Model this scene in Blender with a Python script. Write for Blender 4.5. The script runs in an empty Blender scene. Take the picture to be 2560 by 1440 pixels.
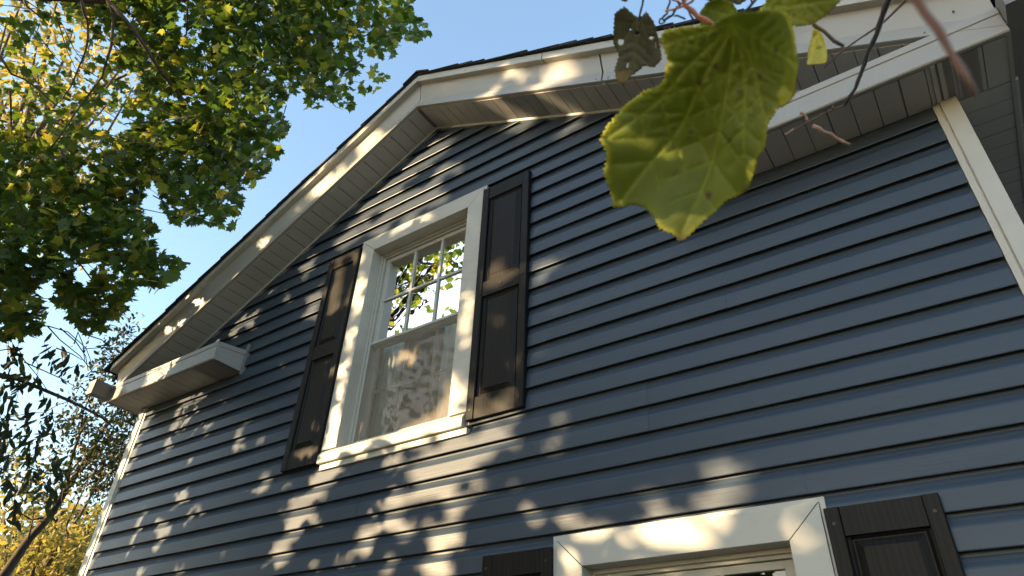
import bpy, bmesh, math, random
import numpy as np
from mathutils import Vector, Matrix
from mathutils.geometry import delaunay_2d_cdt

random.seed(7)
rng = np.random.default_rng(11)
SC = bpy.context.scene
COL = SC.collection

# ------------------------------------------------------------------ camera
F_PX = 1698.791                      # focal length in pixels of a 2560 px wide picture
RM = np.array([[0.82500742, 0.56405969, 0.03463268],
               [-0.30252061, 0.49257536, -0.81599681],
               [-0.47733011, 0.66272632, 0.57701801]])   # rows: right, down, forward
CAM = np.array([5.80587236, -2.69669832, 1.5])
U = 0.127                            # one siding course (5 in)
Z0 = 1.5 + 26.84583828 * U           # world height of course line 0

cam_d = bpy.data.cameras.new('camera')
cam = bpy.data.objects.new('camera', cam_d)
COL.objects.link(cam)
cam_d.sensor_width = 36.0
cam_d.lens = F_PX / 2560 * 36.0
cam_d.clip_start = 0.02
cam_d.clip_end = 2000
cam_d.dof.use_dof = True
cam_d.dof.focus_distance = 5.2
cam_d.dof.aperture_fstop = 14.0
m = Matrix.Identity(4)
for i in range(3):
    m[i][0] = RM[0][i]; m[i][1] = -RM[1][i]; m[i][2] = -RM[2][i]; m[i][3] = CAM[i]
cam.matrix_world = m
SC.camera = cam

# ------------------------------------------------------------------ sky, sun, exposure
SUN = np.array([-1.40, -2.10, 0.46]); SUN /= np.linalg.norm(SUN)      # towards the sun
SUN_EL = math.asin(SUN[2])
SUN_AZ = math.atan2(SUN[0], SUN[1])        # from +Y towards +X
world = bpy.data.worlds.new('World')
SC.world = world
world.use_nodes = True
nt = world.node_tree
sky = nt.nodes.new('ShaderNodeTexSky')
sky.sky_type = 'NISHITA'
sky.sun_disc = False
sky.sun_elevation = SUN_EL
sky.sun_rotation = SUN_AZ
sky.altitude = 0
sky.air_density = 1.15
sky.dust_density = 1.0
sky.ozone_density = 1.45
bg = nt.nodes['Background']
bg.inputs['Strength'].default_value = 0.15
nt.links.new(sky.outputs[0], bg.inputs['Color'])

sl = bpy.data.lights.new('sun', 'SUN')
sl.energy = 4.4
sl.angle = math.radians(0.53)
sl.color = (1.0, 0.72, 0.40)
so = bpy.data.objects.new('sun', sl)
COL.objects.link(so)
so.rotation_euler = Vector(SUN).to_track_quat('Z', 'Y').to_euler()
so.location = (-8, -14, 9)
SC.view_settings.view_transform = 'Standard'
SC.view_settings.look = 'None'
SC.view_settings.gamma = 1
SC.view_settings.exposure = 2.1
SC.view_settings.use_curve_mapping = False

# ------------------------------------------------------------------ picture/world helpers
def ray(u, v):
    d = np.array([(u - 1280) / F_PX, (v - 720) / F_PX, 1.0]) @ RM
    return d / np.linalg.norm(d)
def at(u, v, dist):
    return CAM + ray(u, v) * dist
def rays(u, v):
    d = np.stack([(u - 1280) / F_PX, (v - 720) / F_PX, np.ones_like(u)], 1) @ RM
    return d / np.linalg.norm(d, axis=1, keepdims=True)
def project(P):
    v = (np.asarray(P) - CAM) @ RM.T
    z = np.where(np.abs(v[:, 2]) < 1e-6, 1e-6, v[:, 2])
    return 1280 + F_PX * v[:, 0] / z, 720 + F_PX * v[:, 1] / z, v[:, 2]
def on_y(u, v, y):
    d = ray(u, v)
    return CAM + d * ((y - CAM[1]) / d[1])
def w(x, y, z):
    return (x * U, y * U, Z0 + z * U)
def sunplane(P):
    """Where the sun ray through P meets the plane of the gable wall."""
    P = np.atleast_2d(P)
    return (P - SUN[None, :] * (P[:, 1:2] / SUN[1]))[:, [0, 2]]

# ------------------------------------------------------------------ objects
ORG = {}
def empty(name, loc, label, cat, group=None):
    o = bpy.data.objects.new(name, None)
    o.empty_display_size = 0.2
    COL.objects.link(o)
    o.location = loc
    o['label'] = label; o['category'] = cat
    if group: o['group'] = group
    ORG[o.name] = Vector(loc)
    return o
def link(name, me, mat, parent=None, loc=None):
    """A mesh whose vertices are in world coordinates (loc None) or local to loc."""
    o = bpy.data.objects.new(name, me)
    COL.objects.link(o)
    if mat is not None and len(me.materials) == 0:
        me.materials.append(mat)
    wl = Vector(loc) if loc is not None else Vector((0, 0, 0))
    if parent is not None:
        o.parent = parent
        o.location = wl - ORG[parent.name]
    else:
        o.location = wl
    ORG[o.name] = wl
    return o

class MB:
    """Collects faces, builds one mesh."""
    def __init__(s): s.v = []; s.f = []
    def poly(s, pts):
        n = len(s.v); s.v += [tuple(p) for p in pts]; s.f.append(tuple(range(n, n + len(pts))))
    def hexa(s, p):      # p: 8 points, bottom 4 then top 4
        n = len(s.v); s.v += [tuple(q) for q in p]
        for f in ((0, 3, 2, 1), (4, 5, 6, 7), (0, 1, 5, 4), (1, 2, 6, 5), (2, 3, 7, 6), (3, 0, 4, 7)):
            s.f.append(tuple(n + i for i in f))
    def box(s, x0, x1, y0, y1, z0, z1):
        s.hexa([w(x0, y0, z0), w(x1, y0, z0), w(x1, y1, z0), w(x0, y1, z0),
                w(x0, y0, z1), w(x1, y0, z1), w(x1, y1, z1), w(x0, y1, z1)])
    def sweep(s, A, B, closed=True, caps=True):
        """Joins two sections with the same number of points."""
        n = len(s.v); k = len(A)
        s.v += [tuple(p) for p in A] + [tuple(p) for p in B]
        for i in range(k if closed else k - 1):
            j = (i + 1) % k
            s.f.append((n + i, n + j, n + k + j, n + k + i))
        if caps and closed:
            s.f.append(tuple(n + i for i in reversed(range(k))))
            s.f.append(tuple(n + k + i for i in range(k)))
    def tube(s, path, rad, n=7):
        path = [Vector(p) for p in path]
        if not hasattr(rad, '__len__'): rad = [rad] * len(path)
        base = len(s.v)
        up = Vector((0.13, 0.31, 0.94))
        for i, p in enumerate(path):
            t = (path[min(i + 1, len(path) - 1)] - path[max(i - 1, 0)]).normalized()
            a = t.cross(up)
            if a.length < 1e-3: a = t.cross(Vector((1, 0, 0)))
            a.normalize(); b = t.cross(a)
            for k in range(n):
                g = 2 * math.pi * k / n
                s.v.append(tuple(p + (a * math.cos(g) + b * math.sin(g)) * rad[i]))
        for i in range(len(path) - 1):
            for k in range(n):
                q = (k + 1) % n
                s.f.append((base + i * n + k, base + i * n + q, base + (i + 1) * n + q, base + (i + 1) * n + k))
        s.f.append(tuple(base + k for k in reversed(range(n))))
        e = base + (len(path) - 1) * n
        s.f.append(tuple(e + k for k in range(n)))
    def mesh(s, name, smooth=False, fix=True):
        me = bpy.data.meshes.new(name)
        me.from_pydata(s.v, [], s.f)
        if fix:
            bm = bmesh.new(); bm.from_mesh(me)
            bmesh.ops.recalc_face_normals(bm, faces=bm.faces)
            bm.to_mesh(me); bm.free()
        if smooth: me.polygons.foreach_set('use_smooth', [True] * len(me.polygons))
        me.update()
        return me
    def build(s, name, mat, parent=None, bevel=0, smooth=False):
        o = link(name, s.mesh(name, smooth), mat, parent)
        if bevel:
            b = o.modifiers.new('bevel', 'BEVEL'); b.width = bevel; b.segments = 2
            b.limit_method = 'ANGLE'; b.angle_limit = math.radians(40)
        return o

# ------------------------------------------------------------------ materials
def new_mat(name):
    mt = bpy.data.materials.new(name); mt.use_nodes = True
    t = mt.node_tree
    return mt, t, t.nodes['Principled BSDF']
def node(t, typ, **kw):
    n = t.nodes.new(typ)
    for k, v in kw.items(): setattr(n, k, v)
    return n
def ramp(t, fac, stops):
    r = node(t, 'ShaderNodeValToRGB')
    while len(r.color_ramp.elements) < len(stops): r.color_ramp.elements.new(0.5)
    for e, (p, c) in zip(r.color_ramp.elements, stops):
        e.position = p; e.color = (*c, 1)
    t.links.new(fac, r.inputs[0])
    return r.outputs[0]
def mapped(t, scale, kind='Object'):
    tc = node(t, 'ShaderNodeTexCoord'); mp = node(t, 'ShaderNodeMapping')
    mp.inputs['Scale'].default_value = scale
    t.links.new(tc.outputs[kind], mp.inputs[0])
    return mp.outputs[0]
def noise(t, vec, scale, detail=4, rough=0.6):
    n = node(t, 'ShaderNodeTexNoise')
    n.inputs['Scale'].default_value = scale; n.inputs['Detail'].default_value = detail
    n.inputs['Roughness'].default_value = rough
    t.links.new(vec, n.inputs['Vector'])
    return n.outputs['Fac']
def bump(t, b, h, strength, dist=0.01):
    n = node(t, 'ShaderNodeBump')
    n.inputs['Strength'].default_value = strength; n.inputs['Distance'].default_value = dist
    t.links.new(h, n.inputs['Height']); t.links.new(n.outputs[0], b.inputs['Normal'])
def mixc(t, fac, a, b, mode='MIX'):
    n = node(t, 'ShaderNodeMix', data_type='RGBA', blend_type=mode)
    for sock, val in ((n.inputs[0], fac), (n.inputs[6], a), (n.inputs[7], b)):
        if hasattr(val, 'links') or hasattr(val, 'is_linked'): t.links.new(val, sock)
        elif isinstance(val, (int, float)): sock.default_value = val
        else: sock.default_value = (*val, 1)
    return n.outputs[2]

def plain(name, col, rough=0.5, var=0.12, nscale=(6, 6, 6), bstr=0.0, bscale=(40, 40, 40), spec=0.5, dirt=None):
    mt, t, b = new_mat(name)
    n = noise(t, mapped(t, nscale), 1.0, 5)
    c = ramp(t, n, [(0.25, tuple(x * (1 - var) for x in col)), (0.75, tuple(x * (1 + var * 0.7) for x in col))])
    if dirt:
        n2 = noise(t, mapped(t, (3, 3, 11)), 1.0, 8, 0.7)
        f = ramp(t, n2, [(0.55, (0, 0, 0)), (0.8, (dirt[1],) * 3)])
        c = mixc(t, f, c, dirt[0])
    t.links.new(c, b.inputs['Base Color'])
    b.inputs['Roughness'].default_value = rough
    b.inputs['Specular IOR Level'].default_value = spec
    if bstr:
        bump(t, b, noise(t, mapped(t, bscale), 1.0, 4), bstr, 0.004)
    return mt

def siding_mat():
    mt, t, b = new_mat('blue_vinyl')
    oi = node(t, 'ShaderNodeObjectInfo')
    n = noise(t, mapped(t, (0.9, 0.9, 3.0)), 1.0, 6, 0.65)
    c = ramp(t, n, [(0.25, (0.027, 0.039, 0.057)), (0.75, (0.038, 0.053, 0.076))])
    rnd = ramp(t, oi.outputs['Random'], [(0, (0.90, 0.92, 0.94)), (1, (1.08, 1.06, 1.05))])
    c = mixc(t, 1.0, c, rnd, 'MULTIPLY')
    dn = noise(t, mapped(t, (5, 5, 16)), 1.0, 9, 0.75)
    f = ramp(t, dn, [(0.62, (0, 0, 0)), (0.80, (0.30, 0.30, 0.30))])
    c = mixc(t, f, c, (0.13, 0.135, 0.14))
    t.links.new(c, b.inputs['Base Color'])
    b.inputs['Roughness'].default_value = 0.40
    b.inputs['Specular IOR Level'].default_value = 0.34
    g = noise(t, mapped(t, (2.5, 30, 160)), 1.0, 6, 0.6)
    bump(t, b, g, 0.22, 0.003)
    return mt

def wood_grain_mat():
    mt, t, b = new_mat('brown_woodgrain_vinyl')
    v = mapped(t, (13, 13, 0.9))
    n = noise(t, mapped(t, (2.2, 2.2, 0.55)), 1.0, 3)
    ad = node(t, 'ShaderNodeVectorMath', operation='ADD')
    t.links.new(v, ad.inputs[0]); t.links.new(n, ad.inputs[1])
    wv = node(t, 'ShaderNodeTexWave', wave_type='RINGS', rings_direction='Z')
    wv.inputs['Scale'].default_value = 1.1; wv.inputs['Distortion'].default_value = 9.0
    wv.inputs['Detail'].default_value = 3.0
    t.links.new(ad.outputs[0], wv.inputs['Vector'])
    fine = noise(t, mapped(t, (260, 260, 6)), 1.0, 5)
    c = ramp(t, wv.outputs['Fac'], [(0.1, (0.0070, 0.0062, 0.0058)), (0.9, (0.0112, 0.0096, 0.0088))])
    c2 = ramp(t, fine, [(0.35, (0.85, 0.85, 0.85)), (0.7, (1.1, 1.1, 1.1))])
    c = mixc(t, 1.0, c, c2, 'MULTIPLY')
    t.links.new(c, b.inputs['Base Color'])
    b.inputs['Roughness'].default_value = 0.46; b.inputs['Specular IOR Level'].default_value = 0.14
    h = node(t, 'ShaderNodeMath', operation='ADD')
    t.links.new(wv.outputs['Fac'], h.inputs[0]); t.links.new(fine, h.inputs[1])
    bump(t, b, h.outputs[0], 0.16, 0.002)
    return mt

def glass_mat():
    mt, t, b = new_mat('window_glass')
    out = t.nodes['Material Output']; t.nodes.remove(b)
    tr = node(t, 'ShaderNodeBsdfTransparent'); tr.inputs[0].default_value = (0.82, 0.88, 0.86, 1)
    gl = node(t, 'ShaderNodeBsdfGlossy'); gl.inputs['Roughness'].default_value = 0.006
    fr = node(t, 'ShaderNodeFresnel'); fr.inputs['IOR'].default_value = 1.75
    n = noise(t, mapped(t, (5, 5, 5)), 1.0, 2)
    bp = node(t, 'ShaderNodeBump'); bp.inputs['Strength'].default_value = 0.10; bp.inputs['Distance'].default_value = 0.01
    t.links.new(n, bp.inputs['Height']); t.links.new(bp.outputs[0], gl.inputs['Normal'])
    mx = node(t, 'ShaderNodeMixShader')
    t.links.new(fr.outputs[0], mx.inputs[0]); t.links.new(tr.outputs[0], mx.inputs[1]); t.links.new(gl.outputs[0], mx.inputs[2])
    t.links.new(mx.outputs[0], out.inputs[0])
    return mt

def screen_mat():
    mt, t, b = new_mat('insect_screen_mesh')
    out = t.nodes['Material Output']
    n = noise(t, mapped(t, (7, 7, 7)), 1.0, 5)
    c = ramp(t, n, [(0.3, (0.20, 0.172, 0.135)), (0.7, (0.28, 0.245, 0.195))])
    t.links.new(c, b.inputs['Base Color']); b.inputs['Roughness'].default_value = 0.8
    tr = node(t, 'ShaderNodeBsdfTransparent')
    mx = node(t, 'ShaderNodeMixShader'); mx.inputs[0].default_value = 0.50
    t.links.new(tr.outputs[0], mx.inputs[1]); t.links.new(b.outputs[0], mx.inputs[2])
    t.links.new(mx.outputs[0], out.inputs[0])
    return mt

def leaf_mat(name, stops, transl=0.45, rough=0.5, tstops=None, objrand=False, spec=0.35):
    """Leaf blade: reflecting and letting light through; colour from each leaf's own tint."""
    mt, t, b = new_mat(name)
    out = t.nodes['Material Output']
    a = node(t, 'ShaderNodeAttribute', attribute_name='tint')
    fac = a.outputs['Fac']
    if objrand:
        oi = node(t, 'ShaderNodeObjectInfo')
        pw = node(t, 'ShaderNodeMath', operation='POWER'); pw.inputs[1].default_value = 2.2
        t.links.new(oi.outputs['Random'], pw.inputs[0])
        fac = pw.outputs[0]
    c = ramp(t, fac, stops)
    n = noise(t, mapped(t, (9, 9, 9)), 1.0, 4)
    c = mixc(t, 1.0, c, ramp(t, n, [(0.3, (0.75, 0.78, 0.75)), (0.7, (1.15, 1.12, 1.1))]), 'MULTIPLY')
    t.links.new(c, b.inputs['Base Color'])
    b.inputs['Roughness'].default_value = rough; b.inputs['Specular IOR Level'].default_value = spec
    tl = node(t, 'ShaderNodeBsdfTranslucent')
    tc = ramp(t, fac, tstops)
    t.links.new(tc, tl.inputs['Color'])
    mx = node(t, 'ShaderNodeMixShader'); mx.inputs[0].default_value = transl
    t.links.new(b.outputs[0], mx.inputs[1]); t.links.new(tl.outputs[0], mx.inputs[2])
    t.links.new(mx.outputs[0], out.inputs[0])
    return mt

M = {}
M['siding'] = siding_mat()
M['trim'] = plain('white_trim_vinyl', (0.385, 0.376, 0.345), 0.42, 0.05, (4, 4, 4), 0.04, (14, 14, 14), dirt=((0.22, 0.20, 0.16), 0.5))
M['fascia'] = plain('almond_aluminium', (0.285, 0.279, 0.266), 0.38, 0.06, (3, 3, 3), 0.10, (5, 5, 9), dirt=((0.17, 0.155, 0.125), 0.5))
M['soffit'] = plain('clay_soffit_vinyl', (0.36, 0.355, 0.35), 0.5, 0.06, (5, 5, 5), 0.03)
M['shutter'] = wood_grain_mat()
M['black'] = plain('black_screw', (0.012, 0.012, 0.012), 0.5)
M['shingle'] = plain('asphalt_shingle', (0.035, 0.036, 0.042), 0.95, 0.5, (120, 120, 120), 0.5, (300, 300, 300), spec=0.2)
M['gutter'] = plain('weathered_gutter', (0.17, 0.165, 0.165), 0.42, 0.12, (8, 8, 8), 0.05)
M['glass'] = glass_mat()
M['screen'] = screen_mat()
M['sheath'] = plain('wall_sheathing', (0.03, 0.035, 0.045), 0.9)
M['room'] = plain('room_paint', (0.32, 0.30, 0.27), 0.8)
M['curtain'] = plain('pale_teal_curtain', (0.62, 0.74, 0.74), 0.8, 0.1, (10, 10, 2))
M['bark'] = plain('grey_brown_bark', (0.075, 0.060, 0.050), 0.9, 0.5, (25, 25, 6), 0.9, (45, 45, 9), spec=0.2)
M['twig'] = plain('dry_brown_twig', (0.10, 0.065, 0.05), 0.8, 0.4, (60, 60, 60), 0.4, (150, 150, 150))
M['redtwig'] = plain('reddish_vine_cane', (0.42, 0.17, 0.10), 0.6, 0.3, (60, 60, 60), 0.3, (150, 150, 150))
M['dullcane'] = plain('dull_red_cane', (0.20, 0.12, 0.115), 0.7, 0.2, (60, 60, 60))
M['darktwig'] = plain('dark_vine_cane', (0.020, 0.018, 0.020), 0.7, 0.4, (60, 60, 60), 0.4, (150, 150, 150))
M['brown'] = plain('dried_brown_stub', (0.30, 0.19, 0.15), 0.8, 0.4, (60, 60, 60), 0.4, (150, 150, 150))
M['lawn'] = plain('autumn_lawn', (0.12, 0.112, 0.085), 1.0, 0.5, (2, 2, 2), 0.8, (30, 30, 30), spec=0.1)
M['maple'] = leaf_mat('maple_leaf', [(0, (0.034, 0.060, 0.026)), (0.4, (0.065, 0.100, 0.024)), (0.75, (0.17, 0.18, 0.025)), (1, (0.36, 0.27, 0.04))], 0.42, 0.5,
                      tstops=[(0, (0.08, 0.15, 0.015)), (0.4, (0.16, 0.24, 0.02)), (0.75, (0.46, 0.44, 0.04)), (1, (0.80, 0.60, 0.08))])
M['maple_one'] = leaf_mat('maple_leaf_single', [(0, (0.034, 0.060, 0.026)), (0.4, (0.065, 0.100, 0.024)), (0.75, (0.17, 0.18, 0.025)), (1, (0.36, 0.27, 0.04))], 0.42, 0.5,
                      tstops=[(0, (0.08, 0.15, 0.015)), (0.4, (0.16, 0.24, 0.02)), (0.75, (0.46, 0.44, 0.04)), (1, (0.80, 0.60, 0.08))], objrand=True)
M['gold'] = leaf_mat('golden_leaf', [(0, (0.07, 0.085, 0.03)), (0.5, (0.16, 0.145, 0.05)), (1, (0.30, 0.235, 0.09))], 0.45, 0.6,
                     tstops=[(0, (0.13, 0.17, 0.02)), (0.5, (0.34, 0.29, 0.05)), (1, (0.55, 0.40, 0.10))])
M['dark'] = leaf_mat('dark_leaf', [(0, (0.020, 0.030, 0.020)), (0.6, (0.035, 0.045, 0.022)), (1, (0.09, 0.06, 0.035))], 0.25, 0.55,
                     tstops=[(0, (0.02, 0.04, 0.01)), (0.6, (0.05, 0.08, 0.01)), (1, (0.16, 0.10, 0.03))])
# ================================================================== SETTING
mb = MB(); G = 600
mb.poly([(-G, -G, 0), (G, -G, 0), (G, G, 0), (-G, G, 0)])
g = mb.build('ground', M['lawn']); g['kind'] = 'structure'

# ================================================================== HOUSE
XL, XR, XP = -0.74, 49.17, 24.18      # wall edges and ridge, in courses
SL = 0.504                            # roof pitch
DEPTH = 62.0
RB = -7.32                            # eave soffit height
house = empty('house', w(XP, 0, (0 - Z0) / U), 'blue vinyl sided house gable with white trim, dark shutters and two windows', 'house')
def rz(x, z0): return z0 - SL * abs(x - XP)

# ---- walls (backing) and siding boards
ZG = -Z0 / U                          # ground level in courses
wins = [(19.5, 28.5, -1.15, -15.10), (33.02, 41.80, -20.30, -34.1)]
mb = MB()
def wall_poly(x0, x1, za, zb):
    mb.poly([w(x0, 0.06, za), w(x1, 0.06, za), w(x1, 0.06, zb), w(x0, 0.06, zb)])
def strip_cols(zlo, zhi, holes):
    xs = XL + 0.2
    for (a, b) in holes:
        wall_poly(xs, a, zlo, zhi); xs = b
    wall_poly(xs, XR - 0.2, zlo, zhi)
strip_cols(ZG, -33.3, [])
strip_cols(-33.3, -21.0, [(33.9, 40.9)])
strip_cols(-21.0, -14.5, [])
strip_cols(-14.5, -6.5, [(20.4, 27.6)])
# gable triangle above with hole
mb.poly([w(XL + .2, .06, -6.5), w(20.4, .06, -6.5), w(20.4, .06, rz(20.4, 6.9)), w(XL + .2, .06, -6.0)])
mb.poly([w(27.6, .06, -6.5), w(XR - .2, .06, -6.5), w(XR - .2, .06, -6.0), w(27.6, .06, rz(27.6, 6.9))])
mb.poly([w(20.4, .06, -2.1), w(27.6, .06, -2.1), w(27.6, .06, rz(27.6, 6.9)), w(XP, .06, 6.9), w(20.4, .06, rz(20.4, 6.9))])
gwall = mb.build('gable_wall', M['sheath'], house)
gwall['label'] = 'blue gable wall of lapped vinyl siding'

def board_section(x, z, clip0=None, yo=0.0):
    # lapped profile: hooked butt at the bottom, flat face, hollow bevel above
    pts = [(0.000, 0.16), (-0.185, 0.16), (-0.185, 0.0), (-0.212, 0.0), (-0.222, 0.025), (-0.205, 0.30), (-0.188, 0.58),
           (-0.172, 0.63), (-0.098, 0.76), (-0.050, 0.90), (-0.032, 1.14), (-0.001, 1.14)]
    return [w(x, y + yo, z + h) for (y, h) in pts]
nb = 0
for k in range(-6, 38):
    zb = -k
    if zb < ZG + 2.5: break
    a, b = 0.02, 48.40
    if zb + 1 > -6.3:
        hw = (7.75 - (zb + 1)) / SL
        a, b = max(a, XP - hw), min(b, XP + hw)
    if b - a < 0.5: continue
    segs = [(a, b)]
    for (x0, x1, zt, zl) in wins:
        if zb + 1 < zt - 0.86 + 0.3 and zb > zl - 0.15:
            ns = []
            for (p, q) in segs:
                if q > x0 + 0.4 and p < x1 - 0.4:
                    ns += [(p, x0 + 0.35), (x1 - 0.35, q)]
                else: ns.append((p, q))
            segs = ns
    rr = random.Random(100 + (k // 2))
    joints = sorted(rr.uniform(4, 44) for _ in range(2))
    if (k // 2) == -1: joints = [21.95, 40.0]
    for (p, q) in segs:
        cuts = [p] + [j for j in joints if p + 3 < j < q - 3] + [q]
        for i in range(len(cuts) - 1):
            mb = MB()
            c0, c1 = cuts[i], cuts[i + 1] + (0.16 if i < len(cuts) - 2 else 0)
            yo = -0.012 * (i % 2)
            ns_ = max(2, int((c1 - c0) / 4)); prev = None
            for q in range(ns_ + 1):
                x = c0 + (c1 - c0) * q / ns_
                sec = board_section(x, zb + (random.gauss(0, .011) if 0 < q < ns_ else 0), yo=yo + (random.gauss(0, .010) if 0 < q < ns_ else 0))
                if prev is None: first_sec = sec
                else: mb.sweep(prev, sec, caps=False)
                prev = sec
            mb.poly(list(reversed(first_sec))); mb.poly(prev)
            bm_w = True
            o = mb.build('siding_board', M['siding'], gwall)
            nb += 1
# nail hole
mb = MB(); c = Vector(w(46.50, -0.155, -12.66))
ring = [c + Vector((math.cos(a) * 0.011, -0.001, math.sin(a) * 0.008)) for a in np.linspace(0, 2 * math.pi, 11)[:-1]]
ring2 = [p + Vector((0, 0.006, 0)) for p in ring]
mb.sweep(ring, ring2)
mb.build('nail_hole', M['black'], gwall)

# ---- side and back walls of the house
def side_wall(x, sgn):
    mb = MB()
    z = ZG + 1
    while z < -6.4:
        z1 = min(z + 1, -6.2)
        mb.poly([w(x + sgn * 0.13, 0.3, z), w(x + sgn * 0.13, DEPTH, z), w(x, DEPTH, z1), w(x, 0.3, z1)])
        mb.poly([w(x + sgn * 0.13, 0.3, z), w(x + sgn * 0.13, DEPTH, z), w(x, DEPTH, z), w(x, 0.3, z)])
        z += 1
    mb.poly([w(x, .3, ZG), w(x, DEPTH, ZG), w(x, DEPTH, ZG + 1), w(x, .3, ZG + 1)])
    return mb.build('side_wall', M['siding'], house)
side_wall(XL + 0.12, -1); side_wall(XR - 0.12, 1)
mb = MB()
mb.poly([w(XL, DEPTH, ZG), w(XR, DEPTH, ZG), w(XR, DEPTH, -6), w(XP, DEPTH, 6.9), w(XL, DEPTH, -6)])
mb.build('back_wall', M['siding'], house)
# rooms behind the windows
mb = MB()
mb.box(XL + .5, XR - .5, 0.3, DEPTH - .3, -17.6, -17.0)
mb.box(XL + .5, XR - .5, 24, 24.6, ZG, -7.5)
mb.box(XL + .5, XR - .5, 0.3, 24, -0.6, -0.2) if False else None
mb.build('room_partitions', M['room'], house)

# ---- corner posts
def corner_post(xa, xb, crease, cuts):
    root = None
    for i in range(len(cuts) - 1):
        zt, zl = cuts[i], cuts[i + 1]
        mb = MB(); yo = -0.02 * i
        lo, hi = min(xa, xb), max(xa, xb)
        if crease < (lo + hi) / 2:
            prof = [(lo, .1), (lo, -.20 + yo), (crease - .02, -.23 + yo), (crease, -.20 + yo), (crease + .03, -.30 + yo), (hi, -.31 + yo), (hi, .62), (hi - .1, .62), (hi - .1, .1)]
        else:
            prof = [(lo, .62), (lo, -.31 + yo), (crease - .03, -.30 + yo), (crease, -.20 + yo), (crease + .02, -.23 + yo), (hi, -.20 + yo), (hi, .1), (lo + .1, .1), (lo + .1, .62)]
        mb.sweep([w(x, y, zl) for x, y in prof], [w(x, y, zt) for x, y in prof])
        o = mb.build('corner_post', M['trim'], house, 0.0015)
    return o
corner_post(48.42, 49.17, 48.63, [RB - 0.02, -12.86, ZG + 1.5])
corner_post(-0.74, 0.02, -0.12, [RB - 0.02, -20.2, ZG + 1.5])

# ---- soffit panels
def soffit_mesh(length, width=2.345, planks=3, vented=False):
    """Panel with its planks along local Y; hangs down in local -Z. Units: metres."""
    L = length * U; W = width * U; p = W / planks
    prof = []
    gv = 0.0045; gd = 0.008
    for i in range(planks):
        x0 = i * p
        prof += [(x0, gd), (x0 + gv * 0.45, gd), (x0 + gv, 0.0)]
        if vented:
            n = 11
            for q in range(n):
                xa = x0 + gv + (p - gv) * (q + 0.2) / n
                prof += [(xa, 0.0), (xa + 0.0012, 0.004), (xa + 0.0042, 0.004), (xa + 0.0050, 0.0)]
        prof += [(x0 + p - 0.0006, 0.0)]
    prof += [(W, gd), (W, 0.016), (0, 0.016)]
    mb = MB()
    mb.sweep([(x, -L, z) for x, z in prof], [(x, 0, z) for x, z in prof])
    me = mb.mesh('soffit_panel')
    me.materials.append(M['soffit'])
    return me
SM = soffit_mesh(2.02); SMV = soffit_mesh(2.02, vented=True)
ang = math.atan(SL)
soff = MB()
for sgn in (-1, 1):
    xa, xb = XP, (XP + sgn * 25.8)
    soff.hexa([w(xa, -2.0, rz(xa, 6.62)), w(xb, -2.0, rz(xb, 6.62)), w(xb, .3, rz(xb, 6.62)), w(xa, .3, rz(xa, 6.62)),
               w(xa, -2.0, rz(xa, 6.8)), w(xb, -2.0, rz(xb, 6.8)), w(xb, .3, rz(xb, 6.8)), w(xa, .3, rz(xa, 6.8))])
soffit = soff.build('soffit', M['soffit'], house)
step = 2.362 * math.cos(ang)
for xa, xb in ((48.7, 50.88), (-1.80, -0.62)):
    mb = MB(); mb.box(xa, xb, -1.9, DEPTH, RB + .14, RB + .3); mb.build('eave_backing', M['soffit'], soffit)
for sgn in (-1, 1):
    for i in range(12):
        s0 = 0.10 + i * step
        x = XP + sgn * s0
        if sgn > 0:
            loc = w(x, 0.02, rz(x, 6.36)); rot = (0, ang, 0)
        else:
            x = XP - s0 - step
            loc = w(x, 0.02, rz(x, 6.36)); rot = (0, -ang, 0)
        v = sgn > 0 and i == 3
        o = link('soffit_panel', SMV if v else SM, None, soffit, loc)
        o.rotation_euler = rot
        if v: o['label'] = 'finely louvred vented soffit panel'
# trim where soffit meets wall
for sgn in (-1, 1):
    mb = MB(); xa, xb = XP, XP + sgn * 25.2
    sec = [(-.26, 6.22), (-.30, 6.38), (0.0, 6.40), (0.0, 6.22)]
    mb.sweep([w(xa, y, rz(xa, z)) for y, z in sec], [w(xb, y, rz(xb, z)) for y, z in sec])
    mb.build('soffit_trim', M['soffit'], soffit)

# ---- rake fascia, drip strip
def rake_piece(name, sec, x0, x1, mat, bev=0.0012):
    mb = MB()
    mb.sweep([w(x0, y, rz(x0, z)) for y, z in sec], [w(x1, y, rz(x1, z)) for y, z in sec])
    return mb.build(name, mat, house, bev)
FS = [(-2.16, 6.40), (-2.22, 6.42), (-2.06, 7.16), (-2.02, 7.20), (-2.26, 8.50), (-1.9, 8.5), (-1.9, 6.40)]
EL, ER = -1.84, 50.90
for (x0, x1) in ((XP - .02, EL), (XP + .02, 36.72), (36.80, ER)):
    rake_piece('rake_fascia', FS, x0, x1, M['fascia'])
DS = [(-2.30, 8.42), (-2.58, 8.42), (-2.60, 8.50), (-2.56, 8.98), (-1.9, 8.98), (-1.9, 8.42)]
for (x0, x1) in ((XP - .01, 6.0), (5.95, EL - 0.5), (XP + .01, 33.55), (33.60, ER + 0.4)):
    rake_piece('drip_edge', DS, x0, x1, M['trim'], 0.001)

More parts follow.
